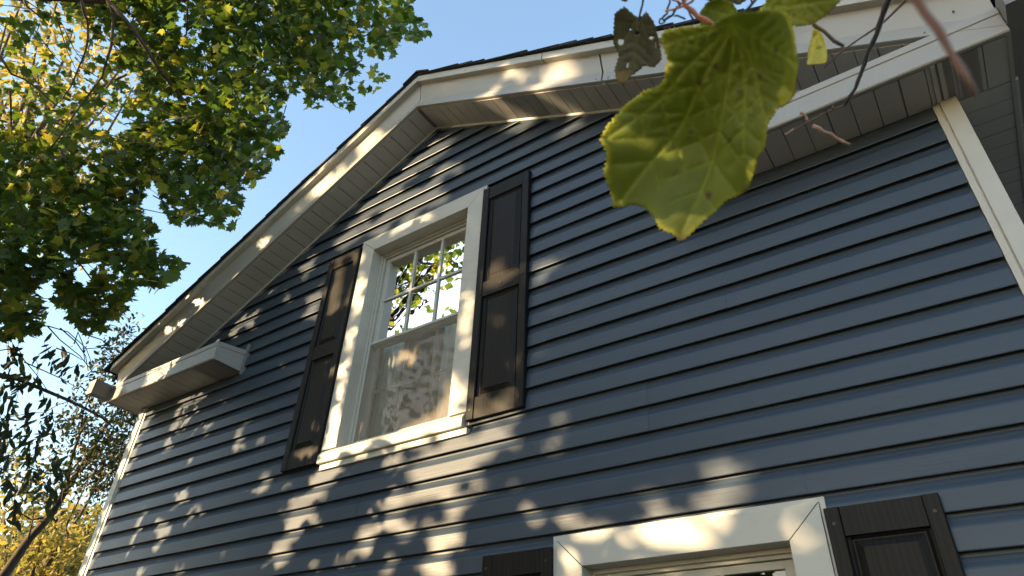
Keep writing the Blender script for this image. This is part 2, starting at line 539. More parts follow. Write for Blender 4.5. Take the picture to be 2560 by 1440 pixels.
for (x, y, z) in ((24.6, -2.20, 6.62), (36.45, -2.20, 6.62), (37.1, -2.20, 6.62), (45.6, -2.20, 6.62), (48.9, -2.20, 6.62), (30.2, -2.20, 6.60), (23.5, -2.20, 6.62), (18.0, -2.20, 6.62), (8.0, -2.20, 6.62), (49.9, -2.16, 7.6), (25.8, -2.60, 8.60), (28.2, -2.60, 8.62)):
    mb = MB(); c = Vector(w(x, y - .012, rz(x, z)))
    r1 = [c + Vector((math.cos(q) * .0042, 0, math.sin(q) * .0042)) for q in np.linspace(0, 2 * math.pi, 8)[:-1]]
    mb.sweep([p + Vector((0, .008, 0)) for p in r1], r1); mb.build('nail_head', M['gutter'], house)
# ---- roof and shingles
mb = MB()
for sgn in (-1, 1):
    xa, xb = XP, XP + sgn * 27.0
    mb.hexa([w(xa, -1.9, rz(xa, 8.45)), w(xb, -1.9, rz(xb, 8.45)), w(xb, DEPTH + 2, rz(xb, 8.45)), w(xa, DEPTH + 2, rz(xa, 8.45)),
             w(xa, -1.9, rz(xa, 8.99)), w(xb, -1.9, rz(xb, 8.99)), w(xb, DEPTH + 2, rz(xb, 8.99)), w(xa, DEPTH + 2, rz(xa, 8.99))])
roof = mb.build('roof', M['shingle'], house)
def shingle_mesh(seed):
    r = random.Random(seed)
    th = U * r.choice([0.10, 0.11, 0.13, 0.20]); L = 0.34; Wd = 1.0
    mb = MB()
    mb.hexa([(0, 0, 0), (L, 0, 0), (L, Wd, 0), (0, Wd, 0), (0, 0.002, th * 0.7), (L, 0.003, th), (L, Wd, th), (0, Wd, th * .7)])
    me = mb.mesh('shingle'); me.materials.append(M['shingle'])
    return me
SHM = [shingle_mesh(s) for s in range(7)]
cs = 1.12 * 0.97
for sgn in (-1, 1):
    for i in range(26):
        x = XP + sgn * (0.02 + i * cs * 0.92)
        loc = Vector(w(x, -2.66 - random.uniform(0, 0.10), rz(x, 8.995)))
        o = link('shingle', SHM[(i * 3 + (sgn > 0)) % 7], None, roof, loc)
        a = ang + math.radians(-3.2)
        if sgn > 0: o.rotation_euler = (0, a, 0)
        else: o.rotation_euler = (0, math.pi - a, 0); o.scale = (1, 1, -1)
# ridge caps
for i in range(4):
    mb = MB(); y0 = -2.78 + i * 1.6; y1 = y0 + 2.0; zz = 9.17 + 0.02 * (i % 2)
    for sgn in (-1, 1):
        xa, xb = XP, XP + sgn * 1.05
        mb.hexa([w(xa, y0, zz), w(xb, y0, zz - 0.60), w(xb, y1, zz - 0.60), w(xa, y1, zz),
                 w(xa, y0, zz + .13), w(xb, y0, zz - .48), w(xb, y1, zz - .48), w(xa, y1, zz + .13)])
    mb.build('ridge_cap', M['shingle'], roof)

# ---- eave returns
def eave_return(xin, xout, sgn):
    """Boxed return at an eave corner; xin = end over the wall, xout = outer corner."""
    FY = -2.22
    zb, zt = RB, -6.16
    mb = MB()
    lo, hi = min(xin, xout), max(xin, xout)
    # front fascia with folded lips
    sec = [(FY + .02, zb - .02), (FY - .02, zb + .03), (FY - .02, zb + .10), (FY + .015, zb + .12), (FY + .015, zt - .30), (FY - .03, zt - .27), (FY - .05, zt), (FY + .15, zt), (FY + .15, zb - .02)]
    mb.sweep([w(lo, y, z) for y, z in sec], [w(hi, y, z) for y, z in sec])
    root = mb.build('eave_return', M['fascia'], house, 0.001)
    # end plate over the wall
    mb = MB()
    x2 = xin + (-0.15 if sgn < 0 else 0.15)
    xa, xb = min(xin, x2), max(xin, x2)
    mb.hexa([w(xa, FY + .16, zb), w(xb, FY + .16, zb), w(xb, -.16, zb), w(xa, -.16, zb),
             w(xa, FY + .16, zt - .02), w(xb, FY + .16, zt - .02), w(xb, -.16, -5.86), w(xa, -.16, -5.86)])
    mb.build('end_plate', M['fascia'], root, 0.001)
    mb = MB()
    xc = xin + (0.03 if sgn < 0 else -0.03)
    xa, xb = min(xin - (0.1 if sgn < 0 else -0.1), xc), max(xin - (0.1 if sgn < 0 else -0.1), xc)
    mb.hexa([w(xa, FY + .16, zt - .26), w(xb, FY + .16, zt - .26), w(xb, -.16, -6.12), w(xa, -.16, -6.12),
             w(xa, FY + .16, zt + .03), w(xb, FY + .16, zt + .03), w(xb, -.16, -5.82), w(xa, -.16, -5.82)])
    mb.build('end_lip', M['fascia'], root)
    # sloping lid and the flashing against the wall
    mb = MB()
    mb.hexa([w(lo, FY, zt - .04), w(hi, FY, zt - .04), w(hi, -.05, -5.90), w(lo, -.05, -5.90),
             w(lo, FY, zt + .03), w(hi, FY, zt + .03), w(hi, -.05, -5.80), w(lo, -.05, -5.80)])
    mb.build('lid', M['fascia'], root)
    mb = MB()
    xw = xin + (0.12 if sgn < 0 else -0.12)
    mb.box(min(xw, xw + .08), max(xw, xw + .08), -.34, -.05, zb - .25, -5.45)
    mb.build('wall_flashing', M['gutter'], root)
    # soffit planks under the return
    mb = MB(); mb.box(lo + .02, hi - .02, FY + .15, 0.02, RB + .13, RB + .3); mb.build('backing', M['soffit'], root)
    n = int((hi - lo) / 2.362)
    for i in range(n + 1):
        xs = lo + i * 2.362
        if xs + 2.36 > hi + 0.3: xs = hi - 2.36
        o = link('soffit_panel', SM, None, root, w(xs, 0.0, RB))
    return root
r1 = eave_return(10.10, EL, -1)
r2 = eave_return(38.20, ER, 1)
# eave soffits running back along both sides (planks across)
for sgn, x0 in ((1, 48.9), (-1, -1.75)):
    mew = soffit_mesh(2.1 if sgn > 0 else 1.2)
    for i in range(22):
        o = link('soffit_panel', mew, None, soffit, w(x0 + (0 if sgn > 0 else 1.2), 0.05 + i * 2.362, RB + 0.004))
        o.rotation_euler = (0, 0, math.pi / 2)
        o.location = Vector(w(x0 + (0.0), 0.05 + i * 2.362, RB + 0.004)) - ORG[soffit.name]
mb = MB(); mb.box(48.6, 48.74, -2.05, 0.0, RB - .05, RB + .02); mb.box(48.82, 48.96, -2.05, 0.0, RB - .05, RB + .02)
mb.build('soffit_seam', M['soffit'], soffit)
for x0, x1 in ((ER - .12, ER), (EL, EL + .12)):
    mb = MB(); mb.box(x0, x1, -2.06, DEPTH + 1, RB - .05, -6.1)
    mb.build('eave_fascia', M['fascia'], house)

# ---- gutters (open K profile, closed at the front end)
def gutter(x, sgn, yf):
    prof = [(0, 0), (0.62, 0), (0.70, 0.25), (0.95, 0.55), (1.0, 0.95), (0.90, 0.95), (0.86, 0.60), (0.62, 0.30), (0.55, 0.07), (0.07, 0.07), (0.07, 1.0), (0, 1.0)]
    mb = MB(); zb = -7.05
    mb.sweep([w(x + sgn * a, yf, zb + h) for a, h in prof], [w(x + sgn * a, DEPTH, zb + h) for a, h in prof])
    gt = mb.build('gutter', M['gutter'], house)
    mb = MB(); cp = [(0, -.03), (0.66, -.03), (0.74, 0.24), (0.99, 0.54), (1.04, 1.0), (-.0, 1.04)]
    mb.sweep([w(x + sgn * a, yf - .05, zb + h) for a, h in cp], [w(x + sgn * a, yf - .005, zb + h) for a, h in cp])
    mb.build('end_cap', M['gutter'], gt)
gutter(EL - 0.02, -1, -3.30)
gutter(ER + 0.02, 1, -3.0)

# ---- windows
def bar(mb, *a): mb.box(*a)
def window(x0, x1, zt, zl, curtain=False):
    root_mb = MB()
    # jamb and head linings of the recess
    xi0, xi1 = x0 + 1.0, x1 - 1.0
    zi1, zi0 = zt - 0.95, zl + 0.72
    D0, D1 = -0.10, 1.35
    root_mb.box(xi0 - .14, xi0 - .002, D0, D1, zi0, zi1)
    root_mb.box(xi1 + .002, xi1 + .14, D0, D1, zi0, zi1)
    root_mb.box(xi0 - .14, xi1 + .14, D0, D1, zi1 + .002, zi1 + .14)
    root_mb.box(xi0 - .14, xi1 + .14, D0, D1, zi0 - .14, zi0 - .002)
    win = root_mb.build('window', M['trim'], house)
    # casing boards, mitred
    T = -0.34
    def casing(pts, name='casing'):
        mb = MB()
        mb.sweep([w(x, -0.02, z) for x, z in pts], [w(x, T, z) for x, z in pts])
        return mb.build(name, M['trim'], win, 0.002)
    g = 0.012
    casing([(x0 + g, zt - g * 0), (x1 - g, zt - g * 0), (xi1 - g, zi1), (xi0 + g, zi1)])
    casing([(x0, zt - g), (xi0, zi1 - g), (xi0, zi0 + .02), (x0, zi0 + .02)])
    casing([(x1, zt - g), (xi1, zi1 - g), (xi1, zi0 + .02), (x1, zi0 + .02)])
    # J channel round the casing
    mb = MB()
    jx = 0.16
    mb.box(x0 - jx, x0 - .01, -.26, -.02, zl + .1, zt + jx)
    mb.box(x1 + .01, x1 + jx, -.26, -.02, zl + .1, zt + jx)
    mb.box(x0 - .01, x1 + .01, -.26, -.02, zt + .01, zt + jx)
    mb.build('j_channel', M['trim'], win, 0.001)
    # sill
    mb = MB()
    sec = [(-.02, zl), (-.50, zl), (-.52, zl + .06), (-.52, zl + .40), (-.46, zl + .50), (-.36, zl + .64), (.30, zl + .80), (.30, zl)]
    mb.sweep([w(x0 + .02, y, z) for y, z in sec], [w(x1 - .04, y, z) for y, z in sec])
    mb.build('sill', M['trim'], win, 0.002)
    mb = MB(); mb.box(x0 + .1, x1 + .12, -.34, -.02, zl - .30, zl - .02)
    mb.build('sill_trim', M['trim'], win, 0.0015)
    # frame tracks
    mb = MB()
    zmid = (zi1 + zi0) / 2 + 0.10
    f0, f1 = xi0, xi1
    zf1 = zi1
    for (a, b, y0, y1) in ((f0, f0 + .10, .36, 1.3), (f0 + .10, f0 + .22, .48, 1.3), (f1 - .10, f1, .36, 1.3), (f1 - .22, f1 - .10, .48, 1.3)):
        mb.box(a, b, y0, y1, zi0 + .02, zf1)
    mb.box(f0 + .10, f1 - .10, .36, 1.3, zf1 - .14, zf1)
    mb.box(f0 + .22, f1 - .22, .50, 1.3, zf1 - .26, zf1 - .14)
    mb.box(f0 + .10, f1 - .10, .30, 1.3, zi0 + .02, zi0 + .30)
    mb.build('frame', M['trim'], win, 0.0012)
    s0, s1 = f0 + .24, f1 - .24
    gx0, gx1 = s0 + .26, s1 - .26
    # upper sash, in the outer track
    def sash(name, y0, y1, za, zb, zg1, zg0):
        mb = MB()
        mb.box(s0, gx0, y0, y1, zb, za); mb.box(gx1, s1, y0, y1, zb, za)
        mb.box(gx0, gx1, y0, y1, zg1, za); mb.box(gx0, gx1, y0, y1, zb, zg0)
        mb.build(name, M['trim'], win, 0.0015)
        yg = (y0 + y1) / 2
        mb = MB(); mb.poly([w(gx0, yg, zg0), w(gx1, yg, zg0), w(gx1, yg, zg1), w(gx0, yg, zg1)])
        mb.build('pane', M['glass'], win)
        mo = -.055 if name == 'upper_sash' else .055
        for q in (1, 2):
            xc = gx0 + (gx1 - gx0) * q / 3
            mb = MB(); mb.box(xc - .075, xc + .075, yg + mo - .035, yg + mo + .035, zg0, zg1); mb.build('muntin', M['trim'], win)
        zc = (zg0 + zg1) / 2
        mb = MB(); mb.box(gx0, gx1, yg + mo - .03, yg + mo + .03, zc - .075, zc + .075); mb.build('muntin', M['trim'], win)
    ztop = zf1 - .28
    sash('upper_sash', .62, .84, ztop, zmid - .20, ztop - .24, zmid + .06)
    sash('lower_sash', .90, 1.12, zmid + .10, zi0 + .32, zmid - .18, zi0 + .75)
    # half screen in front of the lower sash
    mb = MB(); ya, yb = .46, .53
    sa, sb, st, sbm = f0 + .13, f1 - .13, zmid - .04, zi0 + .32
    mb.box(sa, sa + .14, ya, yb, sbm, st); mb.box(sb - .14, sb, ya, yb, sbm, st)
    mb.box(sa + .14, sb - .14, ya, yb, st - .14, st); mb.box(sa + .14, sb - .14, ya, yb, sbm, sbm + .16)
    mb.build('screen_frame', M['trim'], win, 0.001)
    mb = MB(); mb.poly([w(sa + .1, .495, sbm + .1), w(sb - .1, .495, sbm + .1), w(sb - .1, .495, st - .1), w(sa + .1, .495, st - .1)])
    mb.build('screen', M['screen'], win)
    return win
wn1 = window(*wins[0]); wn1['label'] = 'upper sash window with white casing and half insect screen'
wn2 = window(*wins[1]); wn2['label'] = 'ground floor sash window with sunlit white casing'

# ---- shutters
def shutter(x0, x1, zt, zl, lab, mir=False):
    Y0, YF = -0.16, -0.46
    sw = 0.46
    W_ = x1 - x0; H = zt - zl
    mb = MB()
    mb.box(x0 + .02, x1 - .02, -.14, -.26, zl + .02, zt - .02)
    root = mb.build('shutter', M['shutter'], house)
    root['label'] = lab
    def stile(a, b):
        mb = MB(); prof = [(a, Y0), (a, YF + .02), (a + .03, YF), (b - .03, YF), (b, YF + .05), (b, Y0)]
        mb.sweep([w(x, y, zl) for x, y in prof], [w(x, y, zt) for x, y in prof])
        mb.build('stile', M['shutter'], root, 0.001)
    stile(x0, x0 + sw - .05); stile(x1 - sw + .05, x1)
    xa, xb = x0 + sw, x1 - sw
    yr = YF + .03
    rails = [(zt, zt - .80), (zt - H * .468, zt - H * .532), (zl + 1.0, zl)]
    for (a, b) in rails:
        mb = MB(); mb.box(xa - .04, xb + .04, Y0 + 0.0, yr, b, a); mb.build('rail', M['shutter'], root, 0.001)
    for (a, b) in ((rails[0][1], rails[1][0]), (rails[1][1], rails[2][0])):
        mb = MB()
        def loop(i, y): return [w(xa + i, y, b + i), w(xb - i, y, b + i), w(xb - i, y, a - i), w(xa + i, y, a - i)]
        L = [loop(0.02, -.24), loop(.02, yr + .05), loop(.09, yr + .12), loop(.13, yr + .12), loop(.30, yr + .03), loop(.33, yr + .01)]
        for i in range(len(L) - 1): mb.sweep(L[i], L[i + 1], caps=False)
        mb.poly(L[-1])
        mb.build('panel', M['shutter'], root)
    for (sx, sz) in ((x0 + .2, zt - .45), (x1 - .2, zt - .45), (x0 + .2, zl + .45), (x1 - .2, zl + .45), ((x0 + x1) / 2, zt - H * .5)):
        mb = MB(); c = Vector(w(sx, YF - .01, sz))
        r1 = [c + Vector((math.cos(q) * .006, 0, math.sin(q) * .006)) for q in np.linspace(0, 2 * math.pi, 9)[:-1]]
        mb.sweep([p + Vector((0, .01, 0)) for p in r1], r1)
        mb.build('screw', M['black'], root)
    return root
shutter(16.74, 19.38, -1.52, -14.98, 'left shutter of the upper window, dappled with sun')
shutter(28.58, 31.52, -1.50, -14.86, 'right shutter of the upper window')
shutter(29.92, 32.86, -20.52, -33.9, 'left shutter of the ground floor window')
shutter(41.90, 44.80, -20.54, -33.9, 'right shutter of the ground floor window')

# ---- curtain behind the upper window (hangs inside: a thing of its own)
def curtain(x0, wd, ph, lab):
    n = 40; mb = MB(); top, bot = [], []
    for i in range(n + 1):
        x = x0 + wd * i / n
        y = 1.65 + 0.16 * math.sin(i * 1.15 + ph) + 0.08 * math.sin(i * 0.47 + 1 + ph)
        top.append(w(x, y, -1.9)); bot.append(w(x + 0.05 * math.sin(i), y + .03, -14.4))
    mb.sweep(top, bot, closed=False)
    cu = mb.build('curtain', M['curtain'], None, 0, True)
    cu['label'] = lab; cu['category'] = 'curtain'; cu['group'] = 'curtains inside the upper window'
    sd = cu.modifiers.new('thickness', 'SOLIDIFY'); sd.thickness = 0.003
curtain(24.9, 2.2, 0, 'pale teal folded curtain on the right inside the upper window')
curtain(20.7, 1.3, 2, 'narrow pale teal curtain on the left inside the upper window')
#@@TREES
def in_poly(u, v, poly):
    poly = np.array(poly, float); c = np.zeros(len(u), bool)
    x0, y0 = poly[-1]
    for x1, y1 in poly:
        k = (y0 > v) != (y1 > v)
        with np.errstate(divide='ignore', invalid='ignore'):
            c ^= k & (u < (x1 - x0) * (v - y0) / (y1 - y0 + 1e-12) + x0)
        x0, y0 = x1, y1
    return c
# ================================================================== SUN GAPS
# Openings cut into the trees' leaves so sun patches fall on gable and vine.
GAPS = []
def gap(cx, cy, rx, ry, rot=0, open_=1.0, y=-0.02):
    c = sunplane(on_y(cx, cy, y))[0]
    a = math.radians(rot)
    k_ = .92 if cx < 760 and y > -.1 else (1.3 if cx > 1400 else (.98 if cy > 1090 else 1.12))
    rx, ry = rx * k_ + 1, ry * k_ + 1
    e1 = sunplane(on_y(cx + rx * math.cos(a), cy + rx * math.sin(a), y))[0] - c
    e2 = sunplane(on_y(cx - ry * math.sin(a), cy + ry * math.cos(a), y))[0] - c
    A = np.linalg.inv(np.stack([e1, e2], 1))
    GAPS.append((c, A, open_))
for a in [ # under the left rake
    (1075, 385, 52, 17, -30, 1), (1020, 425, 52, 17, -30, 1), (1110, 430, 40, 16, -22, .55), (975, 475, 50, 16, -30, 1),
    (1005, 505, 40, 14, -25, .8), (930, 525, 35, 11, -32, 1), (890, 570, 32, 9, -30, .8), (985, 545, 45, 14, -22, .6), (1075, 490, 40, 22, -22, .6),
    (930, 575, 22, 10, -25, .9), (860, 610, 25, 10, -25, .8), (1040, 560, 60, 12, -22, .35), (1290, 320, 30, 10, -15, .5), (1440, 320, 45, 10, -15, .35),
    # left of the left shutter
    (770, 665, 18, 9, -25, 1), (768, 692, 10, 6, 0, .8), (790, 745, 24, 17, -15, 1), (785, 785, 20, 12, -15, 1), (720, 745, 10, 6, 0, .8), (640, 785, 18, 5, -40, .9),
    (620, 805, 14, 5, -40, 1), (598, 822, 10, 6, -40, 1), (632, 818, 10, 6, 0, .9), (580, 842, 6, 5, 0, 1), (655, 840, 7, 4, 0, .6), (705, 690, 8, 4, 0, .6),
    # left shutter
    (858, 690, 12, 22, 8, 1), (850, 745, 14, 35, 8, .9), (905, 655, 10, 14, 0, .7), (868, 650, 26, 7, -25, .7), (828, 940, 10, 14, 0, .7), (800, 1020, 8, 10, 0, .7),
    (775, 1140, 38, 16, -15, .8), (830, 905, 8, 14, 0, .6), (800, 1075, 7, 18, 5, .6),
    # window casing left, sill, screen
    (905, 740, 12, 55, 10, .8), (885, 850, 12, 45, 10, .6), (865, 950, 12, 45, 10, .7), (845, 1060, 13, 55, 8, .9), (860, 1125, 45, 18, -12, 1), (950, 1100, 60, 17, -13, 1),
    (1050, 1080, 60, 18, -13, 1), (1135, 1062, 45, 16, -13, .9), (1160, 990, 14, 45, 3, .8), (1175, 850, 12, 70, 3, .5), (1190, 720, 10, 50, 3, .4), (975, 880, 28, 20, 0, .7), (1080, 1035, 55, 32, -15, .8), (1110, 965, 40, 14, -15, .6),
    (1010, 1050, 40, 30, -15, .6), (1000, 690, 90, 8, -25, .4), (1090, 640, 60, 8, -25, .4),
    # right shutter
    (1250, 1022, 55, 17, -12, .8), (1255, 705, 50, 13, -18, .6), (1195, 985, 8, 35, 0, .7), (1255, 670, 28, 12, -15, .4), (1310, 930, 6, 40, 0, .3), (1252, 818, 10, 10, 0, .4),
    # under the window
    (1215, 1103, 40, 20, -12, 1), (1275, 1078, 11, 16, 0, .9), (1130, 1128, 42, 15, -12, .9), (1185, 1140, 75, 17, -14, 1), (1070, 1172, 75, 18, -14, 1), (970, 1160, 50, 13, -14, .7),
    (1110, 1205, 60, 14, -14, .9), (990, 1250, 30, 17, -10, 1), (1140, 1262, 26, 18, -10, .9), (1060, 1232, 30, 10, 0, .8), (970, 1310, 30, 12, -10, .9), (1110, 1348, 38, 20, -5, 1),
    (1090, 1415, 38, 24, -5, 1), (1150, 1305, 25, 8, -8, .6), (905, 1352, 22, 20, 0, .9), (925, 1375, 16, 12, 0, .8), (880, 1395, 14, 12, 0, .7), (960, 1432, 25, 14, 0, .9), (1030, 1340, 14, 9, 0, .6),
    # lower left clusters
    (810, 1195, 35, 20, -15, .9), (840, 1175, 35, 14, -15, .8), (760, 1250, 42, 16, -15, .9), (745, 1285, 40, 18, -15, .8), (715, 1355, 32, 18, -15, .9), (735, 1330, 26, 10, 0, .8), (690, 1405, 30, 18, -10, .9),
    (660, 1195, 18, 12, 0, .8), (655, 1220, 14, 10, 0, .8), (725, 1215, 14, 10, 0, .7), (590, 1115, 20, 13, -15, .9), (600, 1080, 12, 10, 0, .8), (455, 1242, 12, 18, 20, 1), (465, 1222, 6, 5, 0, .9),
    (345, 1345, 20, 24, 20, 1), (335, 1385, 14, 20, 15, .9), (405, 1340, 12, 20, 25, .9), (390, 1370, 10, 14, 10, .8), (365, 1300, 24, 10, -15, .8), (500, 1280, 10, 12, 20, .9), (545, 1250, 8, 12, 20, .6),
    (340, 1425, 26, 14, -10, .8), (440, 1425, 14, 14, 0, .8), (270, 1420, 26, 20, -15, .7), (390, 1310, 10, 14, 30, .6), (520, 1360, 10, 14, 15, .5), (270, 1330, 18, 22, -40, .5), (300, 1270, 14, 12, 0, .4),
    # below the return
    (430, 1018, 30, 11, -18, 1), (470, 998, 26, 9, -18, 1), (395, 1045, 26, 14, -18, 1), (415, 1060, 30, 13, -18, 1), (490, 1045, 20, 14, -18, 1), (450, 1045, 18, 10, -18, .9), (505, 990, 10, 5, -18, .9),
    (440, 1085, 22, 10, -18, .9), (480, 1080, 14, 12, 30, .9), (420, 1115, 26, 9, -30, .7), (370, 1150, 26, 14, -25, .7), (340, 1165, 20, 14, -30, .6), (550, 1010, 10, 6, -18, .6), (530, 1060, 8, 10, 20, .6), (595, 1115, 14, 14, 0, .8),
    # left corner post
    (360, 1065, 10, 25, 18, 1), (340, 1110, 10, 25, 18, 1), (318, 1165, 9, 26, 20, .9), (270, 1290, 8, 26, 20, .6), (240, 1380, 9, 35, 20, .9), (222, 1430, 9, 20, 20, .9),
    # soft patches on the right
    (1365, 660, 22, 14, -15, .55), (1360, 700, 25, 14, -15, .6), (1390, 1105, 32, 14, -14, .5), (1720, 920, 28, 20, -10, .5), (1330, 1285, 22, 16, -12, .9), (1310, 1262, 10, 8, 0, .8), (1440, 1305, 32, 16, -14, .85),
    (1385, 1290, 12, 8, 0, .7), (1800, 1165, 42, 16, -14, .6), (1800, 1215, 75, 22, -14, .5), (1680, 1235, 22, 16, 0, .5), (1590, 1230, 20, 10, 0, .35), (1960, 1160, 20, 10, 0, .4), (2050, 1205, 20, 16, 0, .4), (2190, 1160, 40, 10, -8, .5),
    (2220, 1240, 55, 16, -10, .5), (1690, 1322, 110, 24, -11, .9), (1620, 1365, 55, 14, -11, .8), (1760, 1350, 60, 16, -11, .8), (1500, 1335, 45, 14, -11, .7), (2015, 1345, 26, 50, 12, .7), (1720, 1425, 160, 9, -11, .7),
    (1450, 1405, 22, 30, 0, .5), (2440, 1310, 22, 18, 0, .5), (2460, 1410, 45, 12, -8, .5), (2060, 1265, 20, 10, 0, .5), (2510, 1225, 25, 18, 0, .3), (1940, 650, 45, 10, -18, .25), (2190, 800, 28, 10, -18, .25), (2490, 1330, 25, 12, 0, .4), (1625, 925, 20, 12, 0, .2)]:
    gap(*a[:5], (min(a[5], .91) if a[2] * a[3] > 330 and a[0] < 1400 else min(1, a[5] * 1.12)))
for a in [ # rake fascia and the return's front
    (1400, 178, 45, 24, -12, .85), (1360, 215, 50, 9, -10, .9), (1225, 234, 22, 9, -8, .8), (1480, 170, 16, 14, 0, .3), (980, 262, 20, 10, -40, .6), (915, 350, 30, 9, -42, .6), (870, 435, 45, 6, -42, .9), (800, 465, 35, 10, -42, .6),
    (930, 375, 28, 6, -42, .9), (655, 605, 20, 9, -42, .8), (680, 620, 26, 4, -42, .9), (520, 765, 16, 8, -10, 1), (495, 755, 14, 8, 10, 1), (505, 780, 16, 7, -42, 1), (450, 800, 16, 4, -38, .8), (455, 815, 9, 5, 0, .8), (415, 825, 6, 4, 0, .7),
    (590, 690, 14, 5, -42, .9), (570, 672, 8, 3, 30, .6), (345, 950, 52, 15, -20, .85), (300, 960, 30, 12, -20, .9), (400, 928, 30, 10, -22, .7), (280, 995, 20, 7, -25, .8), (450, 895, 25, 5, -22, .7), (420, 850, 10, 4, -40, .6), (225, 965, 9, 7, 0, .8),
    (1300, 178, 60, 5, -12, .5), (840, 400, 60, 3, -42, .4)]:
    gap(*a, y=-0.28)
for a in [(1720, 360, 190, 210, 0, 1), (1650, 480, 120, 130, 0, 1), (2050, 130, 70, 80, 0, 1)]:
    p = at(a[0], a[1], 0.49)
    gap(*a, y=p[1])
fr_ = random.Random(42)
def flecks(poly, n, op, big=9):
    xs = [p[0] for p in poly]; ys = [p[1] for p in poly]; c = 0
    while c < n:
        x, y = fr_.uniform(min(xs), max(xs)), fr_.uniform(min(ys), max(ys))
        if in_poly(np.array([x]), np.array([y]), poly)[0]:
            gap(x, y, fr_.uniform(3, big), fr_.uniform(2, big * .7), fr_.uniform(-40, 30), op * fr_.uniform(.6, 1)); c += 1
flecks([(330, 1040), (560, 960), (740, 1180), (1200, 1080), (1260, 1300), (1150, 1440), (230, 1440)], 150, 1.0, 7)
flecks([(1420, 700), (2350, 560), (2520, 1200), (2250, 1240), (1420, 1180)], 20, .75, 15)
flecks([(850, 610), (1030, 400), (1140, 370), (1200, 440), (1120, 520), (900, 640)], 26, .9)
flecks([(560, 850), (640, 770), (830, 640), (830, 800), (740, 1000)], 20, .9, 7)
flecks([(1260, 1260), (1500, 1180), (2000, 1120), (2250, 1130), (2300, 1260), (1400, 1340)], 22, .6, 10)
flecks([(1340, 300), (1560, 300), (1380, 760), (1340, 760)], 9, .5)
GC = np.array([g[0] for g in GAPS]); GA = np.array([g[1] for g in GAPS]); GO = np.array([g[2] for g in GAPS])
def in_gap(P, r, strength=1.0):
    """True for leaves standing in an opening (P leaf centres, r leaf radii)."""
    hit = np.zeros(len(P), bool)
    for off in ((0, 0), (.6, 0), (-.6, 0), (0, .6), (0, -.6)):
        q = sunplane(P) + np.stack([r * off[0], r * off[1]], 1)
        for c, A, o in zip(GC, GA, GO):
            d = (q - c) @ A.T
            k = (d ** 2).sum(1) < 1.0
            if off == (0, 0): k |= ((q - c) ** 2).sum(1) < (.5 * r) ** 2
            if k.any(): hit |= k & (rng.random(len(P)) < max(o, 0.0) * strength)
    return hit

# ================================================================== LEAVES
def tmpl_maple():
    h = [(.03, -.40), (.20, -.46), (.30, -.35), (.54, -.36), (.37, -.17), (.52, -.08), (.64, .17), (.42, .12), (.37, .27), (.22, .15), (.21, .33), (.10, .36), (0, .62)]
    o = h + [(-x, y) for x, y in reversed(h[:-1])]
    return np.array(o + [(0, -.05)])
def tmpl_simple():
    return np.array([(0, -.5), (.32, -.25), (.48, .12), (.2, .2), (0, .55), (-.2, .2), (-.48, .12), (-.32, -.25), (0, 0)])
def tmpl_oval():
    return np.array([(0, -.5), (.20, -.25), (.24, .05), (.12, .33), (0, .52), (-.12, .33), (-.24, .05), (-.20, -.25), (0, 0)])
def tmpl_lance():
    return np.array([(0, -.5), (.10, -.3), (.14, 0), (.09, .3), (0, .55), (-.09, .3), (-.14, 0), (-.10, -.3), (0, 0)])
def unit(a): return a / np.maximum(np.linalg.norm(a, axis=1, keepdims=True), 1e-9)
def leaf_frames(nrm, droop=1.0):
    n = len(nrm)
    nrm = unit(nrm)
    t = np.array([0, 0, -1.0]) * droop + rng.normal(0, 1, (n, 3)) * 0.75
    t = unit(t - nrm * (t * nrm).sum(1, keepdims=True))
    return np.cross(t, nrm), t, nrm
def cloud_mesh(name, tm, pos, nrm, size, tint, droop=1.0, fold=0.22):
    n = len(pos); k = len(tm)
    x, t, z = leaf_frames(nrm, droop)
    cz = -fold * np.abs(tm[:, 0]) * 1.0
    f = rng.normal(1, .6, (n, 1))
    bend = rng.normal(0, .22, (n, 1)) * (tm[None, :, 1] ** 2)
    s = size[:, None, None]
    V = pos[:, None, :] + s * (tm[None, :, 0, None] * x[:, None] + tm[None, :, 1, None] * t[:, None]
        + ((cz[None] * f + bend)[..., None]) * z[:, None])
    V = V.reshape(-1, 3)
    m_ = k - 1
    tri = np.array([(k - 1, i, (i + 1) % m_) for i in range(m_)])
    Fc = (tri[None] + (np.arange(n) * k)[:, None, None]).reshape(-1)
    me = bpy.data.meshes.new(name)
    me.vertices.add(len(V)); me.vertices.foreach_set('co', V.astype(np.float32).ravel())
    nf = len(Fc) // 3
    me.loops.add(len(Fc)); me.loops.foreach_set('vertex_index', Fc.astype(np.int32))
    me.polygons.add(nf); me.polygons.foreach_set('loop_start', (np.arange(nf) * 3).astype(np.int32))
    me.update(calc_edges=True)
    at_ = me.attributes.new('tint', 'FLOAT', 'POINT')
    at_.data.foreach_set('value', np.repeat(np.clip(tint, 0, 1), k).astype(np.float32))
    return me
def crown(name, tm, pos, nrm, size, tint, mat, parent, **kw):
    o = link(name, cloud_mesh(name, tm, pos, nrm, size, tint, **kw), mat, parent)
    o['kind'] = 'stuff'
    return o
def in_frame(P, mar=30):
    u, v, d = project(P)
    return (d > 0) & (u > -mar) & (u < 2560 + mar) & (v > -mar) & (v < 1440 + mar)
def roof_z(P):
    return Z0 + (9.5 - SL * np.abs(P[:, 0] / U - XP)) * U
def wander(a, b, n, amp, seed=0):
    r = random.Random(seed); a = Vector(a); b = Vector(b); out = []
    L = (b - a).length
    off = Vector((0, 0, 0))
    for i in range(n + 1):
        f = i / n
        if 0 < i < n: off += Vector((r.gauss(0, 1), r.gauss(0, 1), r.gauss(0, 1))) * amp * L / n
        out.append(a.lerp(b, f) + off * (1 - f * 0.0))
    return out

